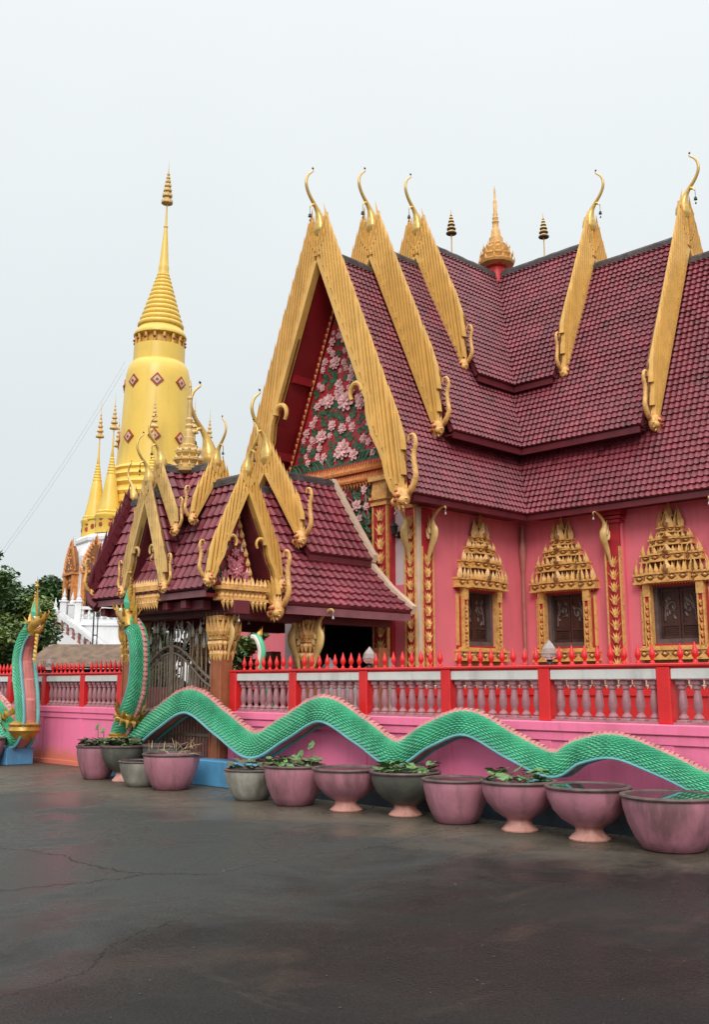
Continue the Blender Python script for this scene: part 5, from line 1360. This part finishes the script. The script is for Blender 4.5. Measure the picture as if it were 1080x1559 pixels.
pot(-5.30, 9.60, .50, .53, 'bowl', 'potpink', 'large pink bowl pot of water at the right edge, nearest the viewer', water=True, sink=.03)

# =================================================================== CHEDI
RV = Vector((.6994, .7148, 0)); FV = Vector((-.7148, .6994, 0)); CA = math.atan2(RV.y, RV.x)
def loc_view(a, d): p = RV*a+FV*d; return p
co = loc_view(-9.26, 45)
chedi = thing('chedi', 'tall golden chedi with ringed spire on a white base, rising behind the gate pavilion', 'stupa', (co.x, co.y, 0), CA, local=True)
o8 = R_(10)
def octa(r, z): return (r, z)
mb = MB()
# bell shaft and shoulder
mb.lathe([(1.66, 11.1), (1.62, 11.6), (1.54, 13.0), (1.47, 15.2), (1.44, 15.55), (1.38, 15.85), (1.24, 16.08), (1.18, 16.14), (1.17, 16.9)], n=48)
sh = mb.build('bell_shaft', M['chedi'], chedi)
mb = MB()
mb.lathe([(.98, 16.85), (.98, 17.4)], n=32)
for i in range(16):
    a = o8+2*PI*(i+.5)/16; d = Vector((math.cos(a), math.sin(a), 0))
    mb.tube([d*1.08+up*16.86, d*1.10+up*17.38], .075, 10); 
    q = d*1.175+up*17.12
    mb.ball(q, .07, 1, 8, 5)
mb.build('gallery', [M['chedi_dk'], M['medal']], chedi)
mb = MB(); pr = []
pr += [(1.0, 17.36), (1.21, 17.40), (1.22, 17.46), (1.18, 17.56), (1.06, 17.74), (.98, 17.84)]
z = 17.84; r = .98
n = 12; zs_ = [17.84+(20.55-17.84)*(1-(1-i/n)**1.18) for i in range(n+1)]
for i in range(n):
    z0, z1 = zs_[i], zs_[i+1]; t0 = (z0-17.84)/2.71; r0 = 1.06-.80*t0**.93; hgt = z1-z0
    for q in range(7):
        a = PI*q/6-PI/2; pr.append((r0-.08*(1-t0*.5)+.09*(1-t0*.5)*math.cos(a), z0+hgt*(.5+.46*math.sin(a))))
pr += [(.27, 20.55), (.24, 20.7), (.25, 20.85), (.23, 21.0), (.215, 21.05), (.15, 22.0), (.075, 22.9), (.10, 22.93), (.10, 22.98), (.06, 23.02), (.03, 24.2)]
mb.lathe(pr, n=40)
mb.build('ringed_spire', M['chedi'], chedi)
mb = MB(); z = 24.12
for r_, hh in ((.26, .34), (.225, .28), (.185, .25), (.15, .22), (.115, .2), (.085, .18), (.06, .16)):
    mb.lathe([(r_*.55, 0), (r_, .02), (r_*1.03, hh*.22), (r_*.7, hh*.6), (r_*.5, hh)], (0, 0, z), 16)
    for i in range(10):
        a = 2*PI*i/10; d = Vector((math.cos(a), math.sin(a), 0)); mb.flame(d*r_*1.0+up*(z+.03), Vector((-d.y, d.x, 0)), up, d, r_*.6, hh*.8, .02)
    z += hh
mb.lathe([(.025, 0), (.012, .35), (.001, .65)], (0, 0, z), 6)
mb.build('tiered_umbrella', M['gold_old'], chedi)
# medallions
for (z, r) in ((14.98, 1.475), (12.38, 1.585)):
    for i in range(8):
        a = -PI/2+o8+2*PI*i/8; d = Vector((math.cos(a), math.sin(a), 0)); t = Vector((-d.y, d.x, 0)); c = d*r+up*z
        mb = MB()
        for k_, (hw, dd, m_) in enumerate(((.33, .03, 0), (.20, .06, 1), (.08, .085, 0))):
            P = [c+d*(dd-.05)+t*hw*x*.92+up*hw*y for x, y in ((-1, 0), (-.62, -.38), (-.38, -.62), (0, -1), (.38, -.62), (.62, -.38), (1, 0), (.62, .38), (.38, .62), (0, 1), (-.38, .62), (-.62, .38))]
            mb.poly(P, d, .05, m_)
        mb.build('medallion', [M['medal'], M['cream']], chedi)
mb = MB()
mb.lathe([(1.66, 11.15), (1.78, 11.1), (1.86, 10.98), (1.78, 10.88), (1.84, 10.80), (1.96, 10.66), (1.86, 10.52), (1.9, 10.45), (2.06, 10.28), (1.94, 10.12), (2.0, 10.05), (2.16, 9.85), (2.06, 9.68), (2.14, 9.6), (2.14, 9.2)], n=48)
mb.build('base_mouldings', M['chedi'], chedi)
r8 = PI/8+o8-PI/2
mb = MB()
mb.lathe([(2.30, 8.6), (2.30, 9.3), (2.36, 9.34), (2.36, 9.42), (2.2, 9.5)], n=8, rot=r8, smooth=False)
mb.lathe([(2.95, 7.86), (2.95, 7.98), (2.86, 8.02), (2.84, 8.55), (2.90, 8.60), (2.90, 8.66), (2.7, 8.72)], n=8, rot=r8, smooth=False)
bd = mb.build('patterned_drum', M['chedi'], chedi)
mb = MB()
for i in range(8):
    a = -PI/2+o8+2*PI*i/8; d = Vector((math.cos(a), math.sin(a), 0)); t = Vector((-d.y, d.x, 0))
    for (rr, z, n_, w) in ((2.84*math.cos(PI/8), 8.27, 5, .40), (2.30*math.cos(PI/8), 8.98, 4, .38)):
        for j in range(n_):
            s = (j-(n_-1)/2)*w; c = d*(rr-.02)+t*s+up*z
            P = [c+t*.11*math.cos(q)+up*.12*math.sin(q) for q in [x*PI/5 for x in range(10)]]; mb.poly(P, d, .045)
            mb.flame(c+t*w/2+up*.30+d*.005, t, -up, d, .30, .16, .03); mb.flame(c+t*w/2-up*.28+d*.005, t, up, d, .2, .12, .03)
mb.build('painted_pattern', M['medal'], bd)
mb = MB()
rb = -PI/2-R_(27); mb.lathe([(3.62, 4.0), (3.62, 4.35), (3.46, 4.45), (3.44, 6.9), (3.40, 7.0), (3.15, 7.5), (3.22, 7.58), (3.22, 7.72), (3.05, 7.86)], n=12, rot=rb+PI/12, smooth=False)
mb.lathe([(2.35, 7.8), (2.35, 8.0)], n=8, rot=r8, smooth=False)
mb.build('white_base', M['white'], chedi)
# corner chedis
for i in range(8):
    a = -PI/2+o8+2*PI*i/8; d = Vector((math.cos(a), math.sin(a), 0)); c = d*2.45
    c = (c.x, c.y, 0)
    mb = MB()
    mb.lathe([(.58, 7.9), (.58, 8.55), (.62, 8.62), (.62, 8.70), (.54, 8.76), (.56, 8.84), (.46, 8.92)], c, 8, smooth=False)
    mb.lathe([(.46, 8.9), (.45, 9.0), (.36, 9.45), (.29, 9.9), (.24, 10.25), (.20, 10.45), (.19, 10.50)], c, 20)
    q = [(.2, 10.5)]
    for k_ in range(6):
        z0 = 10.5+.13*k_; r0 = .19-.02*k_; q += [(r0, z0+.01), (r0+.012, z0+.05), (r0, z0+.09), (r0-.03, z0+.12)]
    q += [(.075, 11.3), (.05, 11.6), (.02, 12.55)]
    mb.lathe(q, c, 16)
    small = mb.build('corner_chedi', M['chedi'], chedi)
    mb = MB(); z = 12.5
    for r_, hh in ((.19, .26), (.15, .22), (.12, .2), (.085, .18), (.06, .16), (.04, .14)):
        mb.lathe([(r_*.5, 0), (r_, .02), (r_*1.02, hh*.25), (r_*.55, hh*.7), (r_*.4, hh)], (c[0], c[1], z), 12); z += hh
    mb.lathe([(.015, 0), (.002, .55)], (c[0], c[1], z), 6)
    mb.build('umbrella_finial', M['gold_old'], small)
    mb = MB()
    for j in range(8):
        b = 2*PI*(j+.5)/8; e = Vector((math.cos(b), math.sin(b), 0)); tt = Vector((-e.y, e.x, 0)); cc = Vector(c)+e*.53+up*8.25
        P = [cc+tt*.09*math.cos(x*PI/5)+up*.10*math.sin(x*PI/5) for x in range(10)]; mb.poly(P, e, .03)
        mb.flame(cc+up*.26, tt, -up, e, .34, .14, .03)
    mb.build('painted_pattern', M['medal'], small)
# arched niche doors
for a_ in [rb+R_(30*q_) for q_ in (-2, -1, 0, 1, 2, 3)]:
    d = Vector((math.cos(a_), math.sin(a_), 0)); t = Vector((-d.y, d.x, 0)); R0 = 3.44*math.cos(PI/12)
    WX = 1.42
    Fd = Frame((d.x*R0, d.y*R0), (t.x*WX, t.y*WX), (d.x, d.y))
    mb = MB()
    for sd in (-1, 1):
        s0, s1 = sorted((sd*.30, sd*.44)); mb.poly([Fd.P(s0, 4.5), Fd.P(s1, 4.5), Fd.P(s1, 6.2), Fd.P(s0, 6.2)], Fd.n, .25)
        mb.flame(Fd.P(sd*.50, 4.5, .1), Fd.a/WX, up, Fd.n, .22, .6, .1)
        for i in range(9):
            th = i/8; s = sd*(.46*(1-th)**.75); z = 6.2+1.15*th**.85
            mb.flame(Fd.P(s, z, .2), Fd.a/WX, (up+Fd.a/WX*sd*.55*(1-th)).normalized(), Fd.n, .2, .36, .07)
    mb.poly([Fd.P(-.46, 6.15), Fd.P(.46, 6.15), Fd.P(.40, 6.6), Fd.P(.22, 7.1), Fd.P(0, 7.4), Fd.P(-.22, 7.1), Fd.P(-.40, 6.6)], Fd.n, .2, 1)
    mb.poly([Fd.P(-.30, 5.55), Fd.P(.30, 5.55), Fd.P(.30, 6.15), Fd.P(-.30, 6.15)], Fd.n, .15, 1)
    mb.poly([Fd.P(-.48, 6.12, 0), Fd.P(.48, 6.12, 0), Fd.P(.48, 6.22, 0), Fd.P(-.48, 6.22, 0)], Fd.n, .30, 0)
    rnd = random.Random(int(a_*10))
    for i in range(26):
        s = rnd.uniform(-.24, .24); z = rnd.choice((rnd.uniform(5.58, 6.0), rnd.uniform(6.25, 6.95))); mb.flame(Fd.P(s, z, .19 if z > 6.15 else .15), Fd.a/WX, (up+Fd.a/WX*rnd.uniform(-1, 1)).normalized(), Fd.n, .1, .2, .06, 0)
    mb.flame(Fd.P(0, 7.3, .12), Fd.a/WX, up, Fd.n, .2, .55, .1)
    dr = mb.build('niche_door', [M['orange'], M['goldgap']], chedi)
    mb = MB(); mb.poly([Fd.P(-.30, 4.5), Fd.P(.30, 4.5), Fd.P(.30, 5.55), Fd.P(-.30, 5.55)], Fd.n, .06); mb.build('glass_panel', M['glass'], dr)
    mb = MB()
    for s in (-.30, -.03, .24): mb.poly([Fd.P(s, 4.5, .06), Fd.P(s+.06, 4.5, .06), Fd.P(s+.06, 5.55, .06), Fd.P(s, 5.55, .06)], Fd.n, .05)
    mb.build('door_frame', M['black'], dr)
# white terrace with balustrade and stair (chedi local frame: x to the right, -y towards the camera)
mb = MB(); mb.box(-2.62, 5.5, -3.9, 4.5, 0, 4.05); mb.box(-2.70, 5.6, -3.98, 4.6, 3.9, 4.05, 0, .02)
mb.box(-2.66, 5.55, -3.94, 4.55, 2.9, 3.0, 0, .02)
mb.build('terrace', M['white'], chedi)
def white_rail(p, q, name='balustrade', step=.26, h=.62):
    p = Vector(p); q = Vector(q); d = q-p; n = max(2, int(d.length/step)); e = Vector((d.x, d.y, 0)).normalized(); s = Vector((-e.y, e.x, 0))*.07
    mb = MB()
    for (z0, z1) in ((0, .10), (h-.12, h)):
        mb.hexa([p-s+up*z0, q-s+up*z0, q+s+up*z0, p+s+up*z0, p-s+up*z1, q-s+up*z1, q+s+up*z1, p+s+up*z1])
    for i in range(n):
        c = p+d*(i+.5)/n; mb.lathe([(.05, .10), (.065, .16), (.03, .22), (.06, .30), (.065, .36), (.03, .44), (.045, h-.12)], c, 8)
    return mb.build(name, M['white'], chedi)
white_rail((-1.9, -3.86, 4.05), (5.4, -3.86, 4.05)); white_rail((-2.55, -2.6, 4.05), (-2.55, 4.3, 4.05))
for (x, y, z, h) in ((-2.55, -3.86, 4.05, .78), (-1.95, -3.86, 4.05, .78), (-2.55, -5.0, 3.55, .8), (1.0, -3.86, 4.05, .72), (-2.52, -2.75, 4.05, .74)):
    mb = MB(); mb.box(x-.13, x+.13, y-.13, y+.13, z-.6, z+h, 0, .02); mb.box(x-.17, x+.17, y-.17, y+.17, z+h, z+h+.07, 0, .01)
    mb.lathe([(.10, h+.07), (.12, h+.13), (.05, h+.22), (.075, h+.30), (.03, h+.42), (.005, h+.58)], (x, y, z), 8)
    mb.build('newel_post', M['white'], chedi)
# stair runs down to the right in front of the terrace
mb = MB(); n = 14
for i in range(n):
    x0 = -2.3+.30*i; z = 3.95-.21*i; mb.box(x0, x0+.31, -5.3, -3.98, 0, z)
mb.build('stair', M['white'], chedi)
for y in (-5.36, -4.06):
    A = Vector((-2.5, y, 3.75)); B = Vector((1.9, y, .70)); mb = MB()
    for (z0, z1, w) in ((-.45, .12, .07), (.52, .66, .09)):
        mb.hexa([A+Vector((0, -w, z0)), B+Vector((0, -w, z0)), B+Vector((0, w, z0)), A+Vector((0, w, z0)), A+Vector((0, -w, z1)), B+Vector((0, -w, z1)), B+Vector((0, w, z1)), A+Vector((0, w, z1))])
    for i in range(19):
        c = A.lerp(B, (i+.5)/19); mb.lathe([(.05, .08), (.065, .18), (.03, .26), (.06, .34), (.03, .46), (.045, .56)], c, 8, 1)
    mb.build('stair_balustrade', [M['white'], M['balred']], chedi)
chedi.rotation_euler = (0, R_(.7), CA)

# guy wires from the chedi
for k_, (dz, lab) in enumerate(((0, 'thin wire slanting from the chedi shaft down to the left, upper of the two'), (-.35, 'thin wire slanting from the chedi shaft down to the left, lower of the two'))):
    a = loc_view(-10.62, 45)+up*(16.3+dz); b = loc_view(-21.5, 50)+up*(3.0+dz*.6)
    mb = MB(); P = [a.lerp(b, i/20)-up*(1.0*4*(i/20)*(1-i/20)) for i in range(21)]
    mb.tube(P, .004, 5); tag(mb.build('guy_wire', M['silver']), lab, 'wire', 'guy wires from the chedi')

# floodlight mast by the pavilion's left eave
p = loc_view(-7.62, 30)
t = thing('floodlight_mast', 'slim black twin-pole floodlight mast with lamp heads left of the pavilion roof', 'light mast', (p.x, p.y, 0), CA, local=True)
mb = MB(); mb.tube([(-.05, 0, 0), (-.05, 0, 4.85)], .022, 8); mb.tube([(.07, 0, 0), (.07, 0, 3.6)], .016, 8)
for z in (1, 2, 3): mb.box(-.06, .08, -.015, .015, z, z+.03)
mb.tube([(-.22, 0, 4.72), (.25, 0, 4.72)], .02, 8); mb.box(.02, .12, -.05, .05, 3.55, 3.68); mb.build('mast_pole', M['black'], t)
for x in (.02, .20):
    mb = MB(); mb.box(x-.08, x+.08, -.10, .08, 4.76, 4.98, 0, .01); mb.box(x-.06, x+.06, -.115, -.10, 4.79, 4.95, 1); mb.build('floodlight', [M['black'], M['glass']], t)

# thatched hut behind the left wall
p = loc_view(-7.2, 28)
t = thing('thatched_hut', 'low hut with brown thatched hip roof showing above the left boundary wall', 'hut', (p.x, p.y, 0), CA, local=True)
mb = MB()
for k_ in range(7):
    z0, z1 = 2.05+.085*k_, 2.05+.085*(k_+1); e0, e1 = 1-.118*k_, 1-.118*(k_+1)
    a0, b0, a1, b1 = 1.55+.02*e0*0-.9*(1-e0)*.75, 1.3*e0+.05, 1.55-.9*(1-e1)*.75, 1.3*e1+.05
    q = [(-a0, -b0, z0), (a0+.6, -b0, z0), (a0+.6, b0, z0), (-a0, b0, z0), (-a1, -b1, z1+.02), (a1+.6, -b1, z1+.02), (a1+.6, b1, z1+.02), (-a1, b1, z1+.02)]
    mb.hexa(q)
rnd = random.Random(2)
for i in range(420):
    s = rnd.uniform(-1.5, 2.1); tt = rnd.random(); y = -(1.32-1.15*tt); z = 2.07+.58*tt
    if rnd.random() < .3: continue
    mb.add([(s, y-.02, z+.03), (s+.03, y-.02, z+.03), (s+.02+rnd.uniform(-.03, .03), y-.14, z-.06-rnd.random()*.05)], [(0, 1, 2)])
mb.build('roof', M['thatch'], t, recalc=False)
mb = MB()
for x in (-1.3, 1.9):
    for y in (-1.0, 1.0): mb.tube([(x, y, 0), (x, y, 2.1)], .06, 8)
mb.box(-1.3, 1.9, -.9, .95, 0, 2.0, 1); mb.build('frame', [M['bark'], M['dark']], t)

# =================================================================== TREES
def tree(label, a, d, z0, h, rx, leaf, mats, seed, clumps=14, group='trees behind the left wall', name='broadleaf_tree', flat=1.0):
    rnd = random.Random(seed); p = loc_view(a, d)
    t = thing(name, label, 'tree', (p.x, p.y, 0), 0, group=group, local=True)
    mb = MB(); top = h*.75
    mb.tube([(0, 0, 0), (.05, 0, h*.25), (-.04, .03, h*.5), (.02, 0, top)], [h*.035, h*.028, h*.02, h*.008], 8)
    cl = []
    for i in range(clumps):
        th = rnd.random()*2*PI; u = rnd.random(); rr = rx*math.sqrt(rnd.random())*.85; z = z0+(h-z0)*(.10+.82*u)
        sq = math.sin(PI*min(1, .18+.78*u))**.7
        c = Vector((rr*math.cos(th)*sq, rr*math.sin(th)*sq, z)); cl.append((c, rnd.uniform(.20, .40)*rx))
        mb.tube([(0, 0, min(top, max(h*.2, z-rx*.5))), (c.x*.5, c.y*.5, z-rx*.15), c], [h*.012, h*.008, .01], 6)
    mb.build('trunk', M['bark'], t)
    for idx in range(2):
        mb = MB()
        for ci, (c, r) in enumerate(cl):
            if ci % 2 != idx: continue
            for _ in range(int(620*min(1.6, (r/.5)**1.1)/max(.5, leaf/.09))):
                v = Vector((rnd.gauss(0, 1), rnd.gauss(0, 1), rnd.gauss(0, 1))); v = v.normalized()*r*(rnd.random()**.45); v.z *= .72*flat
                o = c+v; s = leaf*rnd.uniform(.6, 1.3)
                n = Vector((rnd.gauss(0, .6), rnd.gauss(0, .6), 1)).normalized(); u = n.orthogonal().normalized(); w = n.cross(u); an = rnd.random()*6
                e, g_ = u*math.cos(an)+w*math.sin(an), w*math.cos(an)-u*math.sin(an)
                mb.add([o-e*s, o+g_*s*.42, o+e*s, o-g_*s*.42], [(0, 1, 2, 3)])
        mb.build('crown', M[mats[idx]], t, recalc=False)
    return t
tree('large bright green tree at the left edge, tallest crown beside the chedi', -12.9, 33, 1.0, 6.6, 2.1, .12, ('foliage', 'foliage_dk'), 31, 46)
tree('dark bushy tree low behind the left naga head', -11.2, 35, .4, 4.6, 1.8, .12, ('foliage_dk', 'foliage'), 32, 32)
tree('dark shrubby tree at the far left above the spikes', -10.6, 29, .3, 3.5, 1.6, .11, ('foliage_dk', 'foliage'), 33, 30)
for i, (a, d, h, rx, lab) in enumerate(((-17.6, 58, 8.0, 2.6, 'hazy dark tree on the skyline just right of the large bright tree'), (-15.2, 60, 7.9, 2.4, 'hazy dark tree on the skyline, nearest to the white chedi base'), (-19.6, 56, 7.4, 2.6, 'far dark tree half hidden behind the large bright tree'), (-16.3, 52, 5.6, 2.2, 'lower dark tree below the skyline trees, above the naga crest'), (-13.6, 54, 5.2, 2.0, 'lower dark tree behind the white stair newel'))):
    tree(lab, a, d, .5, h, rx*1.15, .19, ('hillleaf', 'foliage_dk'), 40+i, 34, 'far trees on the skyline', 'skyline_tree')
for i, (a, d, h, rx) in enumerate(((-19.5, 40, 6.4, 2.6), (-24.0, 44, 7.4, 2.8), (-29.0, 46, 6.8, 2.8), (-22.0, 62, 8.0, 3.0), (-27.0, 66, 8.4, 3.2), (-33.0, 64, 8.0, 3.2))):
    tree('dark broadleaf tree in the row beyond the left boundary wall', a, d, .5, h, rx, .19, ('hillleaf', 'foliage_dk'), 80+i, 30, 'row of trees beyond the left wall')
tree('leafy bush filling the view behind the gate bars, left of the porch', -3.95, 22, .3, 3.3, 1.1, .08, ('foliage', 'foliage_dk'), 61, 24)
tree('small dark bush behind the gate beneath the porch roof', -2.6, 24, .3, 3.2, .9, .09, ('foliage_dk', 'foliage'), 60, 10)

# =================================================================== LIGHT, WORLD, CAMERA
w = bpy.data.worlds.new('World'); SC.world = w; w.use_nodes = True
nt = w.node_tree; N = nt.nodes; L = nt.links; bg = N['Background']
sky = N.new('ShaderNodeTexSky'); sky.sky_type = 'NISHITA'; sky.sun_disc = False; sky.sun_elevation = R_(37); sky.sun_rotation = R_(138); sky.dust_density = 6; sky.air_density = 1.2; sky.ozone_density = 1
hs = N.new('ShaderNodeHueSaturation'); hs.inputs['Saturation'].default_value = .22; L.new(sky.outputs[0], hs.inputs['Color'])
tc = N.new('ShaderNodeTexCoord'); sp = N.new('ShaderNodeSeparateXYZ'); L.new(tc.outputs['Generated'], sp.inputs[0])
rp = N.new('ShaderNodeValToRGB'); e = rp.color_ramp.elements
e[0].position = 0.0; e[0].color = (6.9, 7.4, 7.6, 1); e[1].position = 1.0; e[1].color = (30, 30.3, 30.5, 1)
q = e.new(.22); q.color = (7.2, 7.75, 7.95, 1); q = e.new(.60); q.color = (8.9, 9.4, 9.55, 1)
L.new(sp.outputs['Z'], rp.inputs['Fac'])
ns = N.new('ShaderNodeTexNoise'); ns.inputs['Scale'].default_value = 1.6; ns.inputs['Detail'].default_value = 4; L.new(tc.outputs['Generated'], ns.inputs['Vector'])
mr = N.new('ShaderNodeMapRange'); mr.inputs['To Min'].default_value = .93; mr.inputs['To Max'].default_value = 1.07; L.new(ns.outputs['Fac'], mr.inputs['Value'])
mu = N.new('ShaderNodeVectorMath'); mu.operation = 'SCALE'; L.new(rp.outputs[0], mu.inputs[0]); L.new(mr.outputs[0], mu.inputs['Scale'])
mx = N.new('ShaderNodeMix'); mx.data_type = 'RGBA'; mx.inputs['Factor'].default_value = .88; L.new(hs.outputs[0], mx.inputs['A']); L.new(mu.outputs[0], mx.inputs['B'])
L.new(mx.outputs['Result'], bg.inputs['Color']); bg.inputs['Strength'].default_value = .10
sl = bpy.data.lights.new('sun', 'SUN'); sl.energy = 1.5; sl.angle = R_(25); sl.color = (1, .96, .9)
so = bpy.data.objects.new('sun', sl); COL.objects.link(so)
sd = Vector((.45, -.35, -1.0))   # placeholder direction replaced below
az, el = R_(138), R_(37)
sdir = Vector((math.sin(az)*math.cos(el), math.cos(az)*math.cos(el), math.sin(el)))
so.rotation_euler = sdir.to_track_quat('Z', 'Y').to_euler(); so.location = (0, 0, 40)
cam = bpy.data.cameras.new('camera'); cam.sensor_fit = 'VERTICAL'; cam.sensor_height = 36; cam.lens = 36*1545/1559; cam.shift_y = -37.5/1559
cam.clip_end = 3000; cam.clip_start = .05
c = bpy.data.objects.new('camera', cam); COL.objects.link(c); c.location = (0, 0, 1.6)
pt = math.atan2(300, 1545); fwd = Vector((-.71475*math.cos(pt), .69938*math.cos(pt), math.sin(pt)))
c.rotation_euler = fwd.to_track_quat('-Z', 'Y').to_euler()
SC.camera = c
SC.view_settings.view_transform = 'Standard'; SC.view_settings.look = 'None'; SC.view_settings.gamma = 1; SC.view_settings.exposure = .15
for o in bpy.data.objects:
    if 'org' in o: del o['org']
